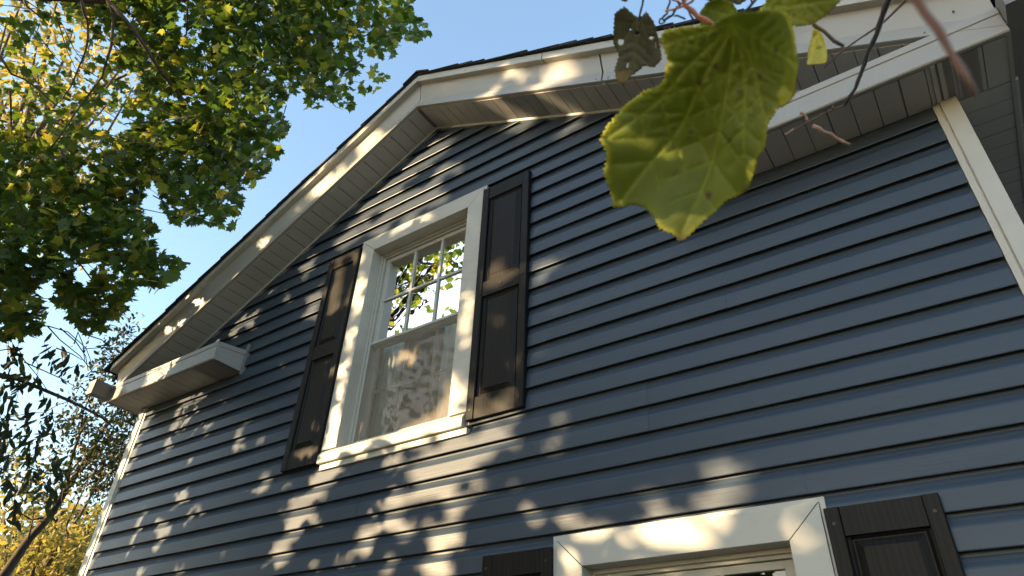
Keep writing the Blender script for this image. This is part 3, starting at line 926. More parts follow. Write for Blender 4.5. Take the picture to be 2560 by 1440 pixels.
def clumpy(P, f, seed):
    a = np.zeros(len(P)); r = np.random.default_rng(seed)
    for o in range(7):
        k = r.normal(0, 1, 3) * f * (1 + .5 * o); a += np.sin(P @ k + r.uniform(0, 6.28)) / (1 + .35 * o)
    return a
def mirror_thin(P):
    """Thins the crowns so that the upper window mirrors open sky."""
    Cm = CAM * np.array([1, -1, 1]); d = P - Cm
    t = -Cm[1] / np.where(np.abs(d[:, 1]) < 1e-6, -1e-6, d[:, 1])
    X = Cm + d * t[:, None]; x = X[:, 0] / U; z = (X[:, 2] - Z0) / U
    k = (P[:, 1] < 0) & (x > 20) & (x < 28) & (z < -1.5) & (z > -15)
    sky = clumpy(P, 3.4, 5) + np.where(z < -8.2, 0.9, np.where(z < -6.2, 1.1, -0.7)) + 0.8 * (x > 26.0) > 0
    near = np.linalg.norm(P - np.array([3.0, 0, 3.8]), axis=1) < 4.6
    return ~(k & ((sky & (rng.random(len(P)) < .96)) | near))
# ---------------------------------------------------------------- the maple at the left
maple = empty('maple_tree', (-2.9, -4.7, 0), 'green maple with yellowing leaves hanging over the left of the house', 'tree')
EDGE = [(-90, -90), (1030, -90), (1036, 0), (1036, 33), (1078, 78), (1060, 104), (1026, 100), (1000, 98), (1002, 130), (980, 148), (944, 146), (911, 127), (896, 118), (906, 150),
        (960, 175), (972, 196), (946, 232), (915, 228), (884, 232), (880, 278), (856, 278), (832, 250), (795, 268), (768, 266), (752, 247), (760, 234), (722, 228), (718, 264),
        (726, 305), (706, 340), (698, 365), (702, 398), (678, 428), (632, 462), (610, 452), (604, 500), (598, 542), (574, 574), (535, 566), (500, 556), (450, 565), (420, 540), (398, 510),
        (396, 470), (374, 452), (354, 500), (350, 528), (392, 572), (384, 601), (420, 640), (440, 630), (470, 660), (444, 682), (440, 712), (380, 730), (342, 706), (336, 752),
        (292, 795), (264, 828), (218, 832), (176, 806), (136, 752), (104, 722), (110, 780), (104, 838), (60, 850), (-90, 870)]
SPARSE = [(-60, -40), (190, 20), (260, 120), (320, 250), (318, 360), (240, 420), (140, 380), (60, 330), (-60, 330)]
HOLES = [((330, 195), 34, 22), ((250, 300), 45, 26), ((290, 310), 40, 30), ((210, 440), 22, 22), ((385, 490), 22, 40), ((205, 690), 26, 24), ((120, 720), 30, 30), ((180, 155), 30, 20), ((265, 120), 30, 22), ((20, 10), 45, 40), ((330, 40), 14, 25), ((455, 60), 12, 30), ((240, 660), 20, 15)]
ncl = 700
cu_ = rng.uniform(-90, 1080, ncl * 4); cv_ = rng.uniform(-90, 860, ncl * 4)
k = in_poly(cu_, cv_, EDGE); cu_, cv_ = cu_[k][:ncl], cv_[k][:ncl]
base = 6.35 + 0.55 * np.clip((300 - cv_) / 300, -0.6, 1)
cd = base + rng.uniform(0, 1.5, len(cu_)) * np.clip((1.0 - np.maximum(cv_ - 450, 0) / 700), 0.45, 1)
C0 = CAM + rays(cu_, cv_) * cd[:, None]
n = 23
pos = np.repeat(C0, n, 0) + rng.normal(0, 1, (len(C0) * n, 3)) * np.array([.20, .20, .085])
ctint = np.repeat(rng.beta(1.1, 3.4, len(C0)), n)
u, v, d = project(pos)
keep = in_poly(u, v, EDGE)
keep &= ~(in_poly(u, v, SPARSE) & (rng.random(len(u)) < 0.74))
for (c, rx, ry) in HOLES:
    keep &= ~((((u - c[0]) / rx) ** 2 + ((v - c[1]) / ry) ** 2 < 1) & (rng.random(len(u)) < 0.97))
keep &= ~((pos[:, 1] > -0.44) & (pos[:, 2] < roof_z(pos) + 0.25) & (pos[:, 0] > -0.7))
keep &= ~in_gap(pos, np.full(len(pos), .05), 1.0)
keep &= mirror_thin(pos)
pos = pos[keep]; tint = np.clip(ctint[keep] + rng.normal(0, .13, keep.sum()), 0, 1)
tint[rng.random(len(tint)) < .05] = rng.uniform(.7, 1)
nrm = rng.normal(0, .55, (len(pos), 3)) + np.array([-.15, -.35, .75])
size = rng.uniform(.055, .108, len(pos))
# the leaves that show largest become objects of their own
u, v, d = project(pos)
cell = (np.floor(u / 22) * 1000 + np.floor(v / 22)).astype(int)
order = np.lexsort((d, cell)); first = np.ones(len(order), bool); first[1:] = cell[order][1:] != cell[order][:-1]
cand = order[first & in_frame(pos[order], 0)]
cand = cand[np.argsort(-(size[cand] / d[cand]))][:300]
single = np.zeros(len(pos), bool); single[cand] = True
mstems = MB()
crown('foliage', tmpl_maple(), pos[~single], nrm[~single], size[~single], tint[~single], M['maple'], maple)
TM = tmpl_maple()
LV = []
for s in range(5):
    st = np.random.get_state()
    me = cloud_mesh('leaf', TM, np.zeros((1, 3)), np.array([[0, 0, 1.0]]), np.ones(1), np.zeros(1), droop=0.0)
    LV.append(me); me.materials.append(M['maple_one'])
lx, lt, lz = leaf_frames(nrm[cand])
for i, c in enumerate(cand):
    o = bpy.data.objects.new('leaf', LV[i % 5]); COL.objects.link(o)
    R_ = Matrix((lx[i], lt[i], lz[i])).transposed()
    mw = R_.to_4x4() @ Matrix.Rotation(random.uniform(-.6, .6), 4, 'Z') @ Matrix.Diagonal((size[c],) * 3 + (1,))
    mw.translation = Vector(pos[c]) - ORG[maple.name]
    o.parent = maple
    o.matrix_local = mw
# trunk, limbs and twigs
tr = MB()
tr.tube([(-2.9, -4.7, -.1), (-2.88, -4.66, 1.2), (-2.8, -4.6, 2.8), (-2.7, -4.5, 4.2), (-2.45, -4.2, 5.6), (-2.3, -3.9, 7.4), (-2.1, -3.7, 9.0)], [.30, .24, .21, .18, .14, .09, .03], 10)
tr.build('trunk', M['bark'], maple, 0, True)
BR = [([(203, 0), (219, 55), (217, 115), (196, 170), (150, 255)], 7.0, 5.0), ([(268, 0), (284, 45), (278, 115), (256, 190), (184, 288), (120, 380)], 6.9, 6.5),
      ([(270, 5), (330, 70), (395, 170), (455, 245), (480, 275), (495, 330)], 6.9, 8.5), ([(0, 142), (28, 185), (95, 222), (150, 270)], 7.2, 4.5), ([(24, 225), (28, 300), (40, 380)], 7.2, 4.0),
      ([(470, 0), (466, 85), (440, 150)], 7.1, 4.0), ([(555, 0), (590, 60), (640, 150), (690, 240)], 7.0, 4.0), ([(820, 0), (800, 80), (850, 160), (900, 190)], 7.2, 4.0), ([(150, 370), (178, 420), (215, 520)], 6.8, 4.0),
      ([(75, 480), (105, 540), (180, 590), (260, 660)], 6.6, 4.5), ([(60, 0), (85, 30), (120, 62)], 7.2, 4.0), ([(480, 275), (485, 360), (500, 480)], 6.8, 3.5), ([(165, 610), (230, 700), (240, 780)], 6.5, 3.5)]
for i, (pp, dd, wpx) in enumerate(BR):
    P3 = [Vector(at(a, b, dd + .08 * math.sin(j * 2 + i))) for j, (a, b) in enumerate(pp)]
    q = []
    for a, b in zip(P3[:-1], P3[1:]): q += [a, a.lerp(b, .5) + Vector((random.gauss(0, .012), random.gauss(0, .012), random.gauss(0, .012)))]
    q.append(P3[-1])
    r0 = wpx * dd / F_PX / 2 * 1.2
    mb = MB(); mb.tube(q, list(np.linspace(r0, r0 * .35, len(q))), 6)
    if pp[0][1] <= 20 or pp[0][0] <= 0:
        l0 = q[0]; mb.tube([Vector((-2.35, -4.0, 6.6)), Vector((-2.35, -4.0, 6.6)).lerp(l0, .5) + Vector((0, 0, .35)), l0], [r0 * 2.2, r0 * 1.5, r0 * 1.02], 6)
    mb.build('branch', M['bark'], maple, 0, True)
tw = MB()
for i in rng.choice(len(C0), 170, replace=False):
    a = Vector(C0[i]); b = a + Vector((-.30 + random.gauss(0, .15), -.25 + random.gauss(0, .15), .22 + random.gauss(0, .1)))
    tw.tube([b, a.lerp(b, .5) + Vector((0, 0, -.03)), a], [.006, .004, .002], 4)
o = tw.build('twigs', M['bark'], maple); o['kind'] = 'stuff'

# ---------------------------------------------------------------- trees between the sun and the house (left of and behind the viewer)
def shade_layer(xr, zr, cellw, layers, trange, sizes, cover=1.0, ellip=None):  # leaves set along sun rays, crown shaped to shade the house
    P = []
    for L in range(layers):
        xs = np.arange(xr[0], xr[1], cellw); zs = np.arange(zr[0], zr[1], cellw)
        X, Z = np.meshgrid(xs, zs)
        X = X.ravel() + rng.uniform(-.5, .5, X.size) * cellw; Z = Z.ravel() + rng.uniform(-.5, .5, Z.size) * cellw
        k = rng.random(X.size) < (cover(X, Z) if callable(cover) else cover)
        X, Z = X[k], Z[k]
        f = rng.uniform(0, 1, X.size)
        cx, cz = (xr[0] + xr[1]) / 2, (zr[0] + zr[1]) / 2
        rr_ = np.clip(((X - cx) / (xr[1] - cx)) ** 2 + ((Z - cz) / (zr[1] - cz)) ** 2, 0, 1)
        half = np.sqrt(1 - rr_ * .85) * (trange[1] - trange[0]) / 2
        T = (trange[0] + trange[1]) / 2 + (2 * f - 1) * half
        Q = np.stack([X, np.zeros_like(X), Z], 1) + SUN[None] * T[:, None]
        P.append(Q)
    P = np.concatenate(P)
    s = rng.uniform(*sizes, len(P))
    k = ~in_frame(P, 40) & (P[:, 2] > 1.0)
    k &= np.linalg.norm(P - CAM, axis=1) > 1.2
    P, s = P[k], s[k]
    k = ~in_gap(P, s * .5)
    k &= mirror_thin(P)
    P, s = P[k], s[k]
    nr = SUN[None] + rng.normal(0, .42, (len(P), 3))
    return P, nr, s
def soft(X, Z):      # crowns thinned above the roof line to let sun onto the maple
    top = Z0 + (8.9 - SL * np.abs((X - .2) / U - XP)) * U
    return np.where((Z > top) & (X < 5.5), .28, 1.0)
P, nr, s = shade_layer((-2.4, 3.2), (0.6, 8.6), .075, 3, (2.6, 5.6), (.10, .16), soft)
crown('foliage', tmpl_simple(), P, nr, s, rng.beta(1.3, 3, len(P)), M['maple'], maple)
def shade_tree(lab, base, xr, zr, cellw, trange, sizes, seed):
    P, nr, s = shade_layer(xr, zr, cellw, 3, trange, sizes, soft)
    t = empty('shade_tree', base, lab, 'tree', 'yard trees facing the gable')
    crown('foliage', tmpl_simple(), P, nr, s, rng.beta(1.3, 3, len(P)), M['maple'], t)
    b = Vector(base); c = Vector(P.mean(0))
    mb = MB(); top = Vector((b.x, b.y, c.z + 1.2)); c = b.lerp(top, .7)
    mb.tube([b, b.lerp(top, .35) + Vector((.08, 0, 0)), b.lerp(top, .7), top], [.24, .18, .11, .03], 9)
    mb.build('trunk', M['bark'], t, 0, True)
    mb = MB()
    for i in range(13):
        e = Vector(P[rng.integers(len(P))]); st = b.lerp(c, random.uniform(.6, 1))
        mb.tube(wander(st, e, 4, .12, seed + i), [.026, .020, .015, .010, .005], 5)
    o = mb.build('branches', M['bark'], t, 0, True); o['kind'] = 'stuff'
    return t
shade_tree('leafy yard tree beside the maple', (.9, -7.2, 0), (1.2, 5.6), (0.4, 8.2), .085, (6.8, 9.8), (.11, .18), 50)
shade_tree('leafy yard tree furthest back on the lawn', (1.35, -11.4, 0), (4.4, 9.4), (-.6, 8.0), .11, (12.0, 16.0), (.16, .25), 90)

# ---------------------------------------------------------------- far golden trees at the left
def blob_tree(name, lab, group, clumps, dist, spread, leafsize, tm, mat, nper, tb=(2, 2), trunkpx=None, sig=(.5, .5, .3), parent=None, mask=None, nrm0=(-.2, -.3, .6)):
    """clumps: (px, py, rx, ry, count) places where the crown shows, at a distance with depth."""
    Cs = []
    for (cx, cy, rx, ry, cnt) in clumps:
        a = rng.uniform(0, 2 * math.pi, cnt); r = np.sqrt(rng.uniform(0, 1, cnt))
        dd = dist + rng.uniform(-spread, spread, cnt)
        Cs.append(CAM + rays(cx + rx * r * np.cos(a), cy + ry * r * np.sin(a)) * dd[:, None])
    C_ = np.concatenate(Cs)
    P = np.repeat(C_, nper, 0) + rng.normal(0, 1, (len(C_) * nper, 3)) * np.array(sig)
    if mask is not None:
        u, v, d = project(P); P = P[mask(u, v)]
    P = P[P[:, 2] > .3]
    k = ~((P[:, 0] > -.75) & (P[:, 1] > -.7)); P = P[k]
    nr = rng.normal(0, .6, (len(P), 3)) + np.array(nrm0)
    s = rng.uniform(leafsize * .7, leafsize * 1.25, len(P))
    base = C_.mean(0); base = (base[0], base[1], 0)
    t = parent or empty(name, base, lab, 'tree', group)
    crown('foliage', tm, P, nr, s, rng.beta(*tb, len(P)), mat, t)
    return t, C_, P
def limbs(t, C_, rad, seed, cnt=24, mat='bark', trunk=True):
    b = ORG[t.name]; c = Vector(C_.mean(0))
    if trunk:
        mb = MB(); mb.tube(wander(b, (c.x, c.y, c.z * 1.05), 6, .08, seed), list(np.linspace(rad, rad * .3, 7)), 8)
        mb.build('trunk', M[mat], t, 0, True)
    mb = MB()
    for i in range(cnt):
        e = Vector(C_[rng.integers(len(C_))]); st = b.lerp(c, random.uniform(.45, .95))
        mb.tube(wander(st, e, 5, .14, seed + i), list(np.linspace(rad * .28, rad * .05, 6)), 5)
    o = mb.build('branches', M[mat], t, 0, True); o['kind'] = 'stuff'
t, C_, P = blob_tree('golden_tree', 'tall golden autumn tree seen through the gaps of the maple', 'trees beyond the yard',
     [(130, 150, 230, 190, 105), (60, 300, 150, 120, 40), (200, 360, 160, 120, 42), (20, 560, 90, 130, 16), (130, 480, 120, 60, 16)], 13.5, 1.6, .12, tmpl_oval(), M['gold'], 13, (2.2, 1.8), sig=(.3, .3, .22))
limbs(t, C_, .2, 300, 30)
t, C_, P = blob_tree('golden_tree', 'low golden tree glowing in the sun beside the house corner', 'trees beyond the yard',
     [(90, 1350, 130, 60, 40), (200, 1320, 80, 60, 28), (250, 1200, 40, 50, 8), (60, 1430, 140, 60, 80), (190, 1410, 80, 70, 55), (20, 1220, 60, 60, 12)], 15.0, 1.6, .13, tmpl_oval(), M['gold'], 17, (2, 1.7), sig=(.32, .32, .2))
limbs(t, C_, .16, 340, 22)
t, C_, P = blob_tree('green_tree', 'dull green tree low at the left edge behind the golden one', 'trees beyond the yard',
     [(120, 1390, 180, 110, 150), (20, 1130, 60, 60, 12)], 19.0, 1.5, .16, tmpl_oval(), M['dark'], 17, (1.5, 2), sig=(.4, .4, .25))
limbs(t, C_, .16, 360, 16)

# ---------------------------------------------------------------- dark slender tree behind the eave corner
ct, C_, P = blob_tree('slender_tree', 'slender dark tree with small leaves leaning behind the eave corner', None,
     [(300, 870, 28, 40, 14), (318, 830, 14, 26, 7), (270, 920, 40, 30, 18), (225, 985, 50, 30, 16), (300, 1060, 50, 60, 44), (230, 1090, 60, 60, 30), (175, 1060, 40, 40, 26), (300, 1160, 40, 70, 60), (245, 1190, 50, 50, 36), (170, 1170, 50, 40, 24), (330, 1010, 25, 40, 44), (60, 1160, 60, 40, 14), (120, 1240, 50, 30, 14)],
     9.6, .6, .062, tmpl_oval(), M['dark'], 11, (1.6, 2), sig=(.10, .10, .10), nrm0=(.3, -.3, .3))
mb = MB()
pts = [Vector(at(a, b, 9.6)) for a, b in ((-40, 1500), (20, 1425), (70, 1350), (125, 1290), (165, 1225), (215, 1150), (265, 1065), (300, 1020), (330, 985))]
mb.tube(pts, [.055, .052, .048, .042, .036, .026, .019, .013, .006], 8)
mb.tube([Vector((pts[0].x - .6, pts[0].y - .2, 0)), pts[0]], [.10, .075], 8)
mb.build('trunk', M['bark'], ct, 0, True)
for pp, r0 in (([(165, 1225), (180, 1140), (200, 1085), (222, 1050)], .022), ([(200, 1085), (208, 1030), (228, 985), (232, 950)], .012), ([(170, 1215), (168, 1180), (175, 1150)], .016), ([(265, 1065), (275, 1110), (320, 1110)], .012),
               ([(215, 1150), (270, 1130), (318, 1095)], .012), ([(125, 1290), (80, 1300), (30, 1270)], .014), ([(300, 1020), (306, 940), (305, 880), (312, 835)], .010), ([(70, 1350), (82, 1300), (84, 1260)], .012)):
    mb = MB(); q = [Vector(at(a, b, 9.6 + random.gauss(0, .1))) for a, b in pp]
    mb.tube(q, list(np.linspace(r0, r0 * .35, len(q))), 6); mb.build('branch', M['bark'], ct, 0, True)
tw = MB()
for i in rng.choice(len(P), 160, replace=False):
    a = Vector(P[i]); b = a + Vector((random.gauss(0, .2), random.gauss(0, .2), random.gauss(-.12, .12)))
    tw.tube([b, a.lerp(b, .5) + Vector((0, 0, .04)), a], [.005, .004, .0025], 4)
o = tw.build('twigs', M['bark'], ct); o['kind'] = 'stuff'

# ---------------------------------------------------------------- tree with drooping long leaves, left edge
dt = empty('drooping_tree', tuple(at(-160, 1400, 6.6) * np.array([1, 1, 0])), 'tree with long drooping dark leaves on a bare limb at the left edge', 'tree')
b0 = Vector(ORG[dt.name])
mb = MB(); j0 = Vector(at(-150, 900, 6.6))
mb.tube([b0, b0.lerp(j0, .5) + Vector((.1, 0, 0)), j0, Vector(at(-170, 640, 6.7))], [.13, .11, .08, .04], 8)
mb.build('trunk', M['bark'], dt, 0, True)
main = [(-150, 900), (-40, 930), (45, 948), (110, 975), (165, 998), (215, 1022), (258, 1046), (290, 1075)]
mb = MB(); mb.tube([Vector(at(a, b, 6.6)) for a, b in main], [.05, .026, .016, .014, .013, .011, .009, .004], 6); mb.build('branch', M['bark'], dt, 0, True)
for pp in ([(-150, 880), (-30, 880), (45, 870), (60, 900), (90, 935), (118, 975)], [(118, 815), (150, 850), (200, 890), (232, 930)], [(60, 905), (105, 925), (150, 945), (185, 965)], [(-20, 820), (120, 815), (170, 830), (215, 870), (228, 905)],
           [(150, 820), (190, 855), (214, 890), (220, 925)], [(185, 860), (195, 830), (207, 860), (212, 905)], [(140, 870), (180, 885), (205, 900)], [(220, 838), (255, 850), (282, 875)], [(200, 1150), (170, 1190), (150, 1215)], [(60, 1160), (100, 1180), (140, 1185)]):
    mb = MB(); q = [Vector(at(a, b, 6.7 + random.gauss(0, .06))) for a, b in pp]
    mb.tube(q, list(np.linspace(.006, .003, len(q))), 5); mb.build('twig', M['bark'], dt, 0, True)
strings = [(20, 900, 260), (5, 960, 240), (45, 1080, 180), (40, 1200, 120), (60, 930, 120), (100, 960, 160), (108, 1060, 120), (130, 1120, 110), (95, 1180, 70), (118, 1210, 90), (45, 860, 90), (25, 1040, 130), (10, 1150, 120), (70, 1010, 70), (150, 905, 70), (165, 880, 60), (92, 900, 80), (128, 1290, 40), (10, 830, 100), (135, 880, 60), (110, 850, 60), (190, 925, 30)]
Pl, Tn = [], []
tw = MB()
for (sx, sy, ln) in strings:
    d0 = 6.6 + random.gauss(0, .15)
    x = sx; path = []
    for j in range(int(ln / 9)):
        yv = sy + j * 9; x += random.gauss(0, 3.5)
        p = at(x, yv, d0); path.append(Vector(p))
        for q in range(random.choice((0, 1, 1, 2))):
            Pl.append(p + rng.normal(0, .018, 3))
    if len(path) > 2: tw.tube(path, .0022, 4)
Pl = np.array(Pl)
o = tw.build('stems', M['bark'], dt); o['kind'] = 'stuff'
nl = len(Pl); sz = rng.uniform(.05, .125, nl)
nr = rng.normal(0, .5, (nl, 3)) + np.array([.8, -.5, 0])
big = np.argsort(-sz)[:180]
sg = np.zeros(nl, bool); sg[big] = True
crown('foliage', tmpl_lance() * np.array([1.15, 1]), Pl[~sg], nr[~sg], sz[~sg], rng.beta(1.3, 4, (~sg).sum()), M['dark'], dt, droop=2.2)
LD = []
for s_ in range(4):
    me = cloud_mesh('leaf', tmpl_lance() * np.array([1.15, 1]), np.zeros((1, 3)), np.array([[0, 0, 1.0]]), np.ones(1), np.full(1, .2 * s_), droop=0); me.materials.append(M['dark']); LD.append(me)
lx, lt, lz = leaf_frames(nr[big], 2.2)
for i, c in enumerate(big):
    o = bpy.data.objects.new('leaf', LD[i % 4]); COL.objects.link(o)
    mw = Matrix((lx[i], lt[i], lz[i])).transposed().to_4x4() @ Matrix.Rotation(random.uniform(-.4, .4), 4, 'Z') @ Matrix.Diagonal((sz[c],) * 3 + (1,))
    mw.translation = Vector(Pl[c]) - ORG[dt.name]
    o.parent = dt; o.matrix_local = mw

# ================================================================== GRAPE VINE CLOSE TO THE VIEWER
def grape_mat(name, base, edge, tl, brown):
    mt, t, b = new_mat(name)
    out = t.nodes['Material Output']
    a = node(t, 'ShaderNodeAttribute', attribute_name='vein'); e = node(t, 'ShaderNodeAttribute', attribute_name='rim'); br = node(t, 'ShaderNodeAttribute', attribute_name='tip')
    n = noise(t, mapped(t, (42, 42, 42)), 1.0, 4)
    c = ramp(t, n, [(0.3, tuple(x * .72 for x in base)), (0.7, tuple(x * 1.2 for x in base))])
    c = mixc(t, e.outputs['Fac'], c, edge)
    vf = node(t, 'ShaderNodeMath', operation='MULTIPLY'); vf.inputs[1].default_value = .75
    t.links.new(a.outputs['Fac'], vf.inputs[0])
    c = mixc(t, vf.outputs[0], c, tuple(min(1, x * 2.3) for x in base))
    n3 = noise(t, mapped(t, (95, 95, 95)), 1.0, 2)
    sp = ramp(t, n3, [(0.66, (0, 0, 0)), (0.74, (.8, .8, .8))])
    c = mixc(t, sp, c, tuple(x * .35 for x in base))
    c = mixc(t, br.outputs['Fac'], c, brown)
    t.links.new(c, b.inputs['Base Color']); b.inputs['Roughness'].default_value = .55; b.inputs['Specular IOR Level'].default_value = .3
    n2 = noise(t, mapped(t, (330, 330, 330)), 1.0, 3); bump(t, b, n2, .35, .0015)
    tr_ = node(t, 'ShaderNodeBsdfTranslucent'); t.links.new(mixc(t, br.outputs['Fac'], tl, brown), tr_.inputs['Color'])
    mx = node(t, 'ShaderNodeMixShader'); mx.inputs[0].default_value = .42
    t.links.new(b.outputs[0], mx.inputs[1]); t.links.new(tr_.outputs[0], mx.inputs[2]); t.links.new(mx.outputs[0], out.inputs[0])
    return mt
G1 = grape_mat('grape_leaf', (0.12, 0.15, 0.020), (0.42, 0.43, 0.04), (0.33, 0.36, 0.012), (0.10, 0.065, 0.035))
G2 = grape_mat('grape_leaf_upper', (0.075, 0.115, 0.030), (0.20, 0.26, 0.04), (0.15, 0.21, 0.015), (0.10, 0.065, 0.035))
G3 = grape_mat('grape_leaf_spotted', (0.060, 0.064, 0.036), (0.10, 0.09, 0.04), (0.07, 0.075, 0.022), (0.20, 0.14, 0.04))
G4 = grape_mat('grape_leaf_sunlit_yellow', (0.36, 0.34, 0.06), (0.5, 0.45, 0.08), (0.55, 0.48, 0.05), (0.2, 0.14, 0.05))  # brighter yellow blade, sunlight put into its colour
vine = empty('grape_vine', tuple(at(1800, -160, .62)), 'grape vine with large leaves and thin canes hanging close to the viewer', 'vine')
def traced_leaf(outline, dist, tilt, mat, base, lobes, holes=(), tipc=None, cup=.010, wav=.004, seed=0, teeth=5.0, lab=None, quil=.0018):
    """A leaf blade of real size: outline and veins lie on its own tilted, cupped surface."""
    r = random.Random(seed)
    ol = []
    for i in range(len(outline)):
        a = np.array(outline[i], float); b = np.array(outline[(i + 1) % len(outline)], float)
        L = np.linalg.norm(b - a); k = max(1, int(L / 10)); nn = np.array([(b - a)[1], -(b - a)[0]]) / (L + 1e-9)
        for j in range(k):
            ol.append(a + (b - a) * (j + .15) / k + nn * r.uniform(-.4, .3) * teeth * .4)
            ol.append(a + (b - a) * (j + .60) / k + nn * r.uniform(.5, 1.2) * teeth)
    ol = np.array(ol)
    lo, hi = ol.min(0), ol.max(0)
    pts = [Vector(p) for p in ol]; edges = [(i, (i + 1) % len(ol)) for i in range(len(ol))]
    hol = []
    for (hx, hy, hr, hq) in holes:
        s0 = len(pts); hp = []
        for q in range(11):
            a = 2 * math.pi * q / 11; rr_ = r.uniform(.8, 1.15)
            hp.append((hx + hr * rr_ * math.cos(a), hy + hq * rr_ * math.sin(a)))
        pts += [Vector(p) for p in hp]; edges += [(s0 + q, s0 + (q + 1) % 11) for q in range(11)]; hol.append(np.array(hp))
    gx, gy = np.meshgrid(np.arange(lo[0], hi[0], 5.5), np.arange(lo[1], hi[1], 5.5))
    gx = gx.ravel() + rng.uniform(-2, 2, gx.size); gy = gy.ravel() + rng.uniform(-2, 2, gy.size)
    k = in_poly(gx, gy, ol); gx, gy = gx[k], gy[k]
    dmin = np.min(np.hypot(gx[:, None] - ol[None, :, 0], gy[:, None] - ol[None, :, 1]), 1)
    gx, gy = gx[dmin > 4], gy[dmin > 4]
    pts += [Vector((a, b)) for a, b in zip(gx, gy)]
    vs, es, fs, *_ = delaunay_2d_cdt(pts, edges, [], 1, 1e-5)
    V2 = np.array([tuple(p) for p in vs])
    tri = [f for f in fs]
    cen = np.array([V2[list(f)].mean(0) for f in tri])
    ok = in_poly(cen[:, 0], cen[:, 1], ol)
    for h in hol: ok &= ~in_poly(cen[:, 0], cen[:, 1], h)
    tri = [f for f, o_ in zip(tri, ok) if o_]
    # veins: from the base to each lobe, with side veins
    segs = []
    B_ = np.array(base, float)
    for lb in lobes:
        lb = np.array(lb, float); segs.append((B_, lb, 1.0)); dv = lb - B_
        pn = np.array([-dv[1], dv[0]])
        for f in (.22, .36, .5, .64, .78):
            for sg_ in (-1, 1):
                p0 = B_ + dv * f; p1 = p0 + dv * .26 * (1.1 - f) + pn * sg_ * .40 * (1.05 - f)
                segs.append((p0, p1, .55))
    vd = np.zeros(len(V2)); quilt = np.full(len(V2), 1e9)
    for (a, b, s_) in segs:
        ab = b - a; tt = np.clip(((V2 - a) @ ab) / (ab @ ab), 0, 1); dd = np.linalg.norm(V2 - (a + tt[:, None] * ab), axis=1)
        vd = np.maximum(vd, s_ * np.exp(-(dd / (3.4 * s_ + 1.6)) ** 2) * (1 - .5 * tt)); quilt = np.minimum(quilt, dd)
    edist = np.min(np.hypot(V2[:, None, 0] - ol[None, :, 0], V2[:, None, 1] - ol[None, :, 1]), 1)
    rim = np.exp(-(edist / 7.0) ** 2) * np.clip(.4 + .6 * np.sin(V2[:, 0] * .021 + V2[:, 1] * .013 + seed), 0, 1)
    tip = np.zeros(len(V2))
    for (tx, ty, trd) in (tipc or ()):
        tip = np.maximum(tip, np.clip(1.4 - np.hypot(V2[:, 0] - tx, V2[:, 1] - ty) / trd, 0, 1))
    # surface
    ctr = (lo + hi) / 2
    c3 = CAM + ray(*ctr) * dist
    nrm_ = np.array(tilt, float); nrm_ /= np.linalg.norm(nrm_)
    rd = rays(V2[:, 0], V2[:, 1])
    tt = ((c3 - CAM) @ nrm_) / (rd @ nrm_)
    P3 = CAM + rd * tt[:, None]
    rel = (V2 - ctr) / (hi - lo).max()
    h = cup * ((rel ** 2).sum(1) * 4) + wav * (np.sin(V2[:, 0] * .018 + seed) * np.cos(V2[:, 1] * .015 + 2 * seed)) - vd * .0016 + quil * (1 - np.exp(-quilt / 20))
    P3 = P3 - nrm_ * h[:, None] * np.sign(nrm_ @ (c3 - CAM))
    me = bpy.data.meshes.new('leaf'); me.from_pydata([tuple(p) for p in P3], [], [tuple(f) for f in tri])
    for nm, arr in (('vein', vd), ('rim', rim), ('tip', tip)):
        at_ = me.attributes.new(nm, 'FLOAT', 'POINT'); at_.data.foreach_set('value', np.clip(arr, 0, 1).astype(np.float32))
    me.polygons.foreach_set('use_smooth', [True] * len(me.polygons)); me.update()
    o = link('leaf', me, mat, vine)
    sd = o.modifiers.new('thickness', 'SOLIDIFY'); sd.thickness = .0004
    if lab: o['label'] = lab
    return o
traced_leaf([(1845, 50), (1800, 72), (1762, 72), (1700, 82), (1682, 105), (1694, 150), (1682, 190), (1668, 212), (1625, 226), (1580, 268), (1552, 318), (1540, 350), (1556, 385), (1548, 430), (1560, 480), (1567, 520),
             (1610, 512), (1640, 516), (1672, 542), (1690, 566), (1725, 578), (1742, 602), (1764, 584), (1792, 546), (1830, 502), (1878, 482), (1905, 430), (1912, 400), (1932, 370), (1936, 310), (1958, 276), (1990, 262), (2012, 240), (2036, 170), (2032, 95), (2020, 55), (1985, 40), (1940, 44), (1890, 42)],
            .49, (-.22, -.80, -.58), G1, (1852, 62), [(1690, 120), (1552, 350), (1580, 500), (1740, 592), (1880, 470), (1935, 340), (2025, 170)], seed=2, teeth=5,
            tipc=[(1742, 598, 20), (1786, 487, 9), (1880, 478, 12), (1760, 210, 7), (1800, 170, 8), (1850, 230, 6), (1905, 190, 7), (1720, 330, 5), (1830, 350, 6), (1960, 130, 7)], cup=.020, wav=.007, quil=.0022, lab='very large yellow green leaf with a brown tip and sunlit folds')
traced_leaf([(1598, 44), (1572, 20), (1545, 38), (1538, 70), (1536, 110), (1550, 140), (1546, 180), (1556, 208), (1572, 218), (1584, 196), (1612, 166), (1640, 172), (1660, 150), (1654, 110), (1648, 60), (1630, 34), (1612, 44)],
            .66, (-.2, -.85, -.5), G3, (1598, 44), [(1572, 24), (1545, 120), (1572, 210), (1655, 140), (1630, 40)], holes=((1595, 83, 7, 5), (1578, 76, 3, 4), (1554, 106, 7, 9), (1632, 96, 8, 4), (1642, 112, 3, 8), (1573, 165, 2, 7)), tipc=[(1562, 200, 22)], seed=3, teeth=2.5, cup=.008, lab='small spotted leaf full of holes with a yellow tip')
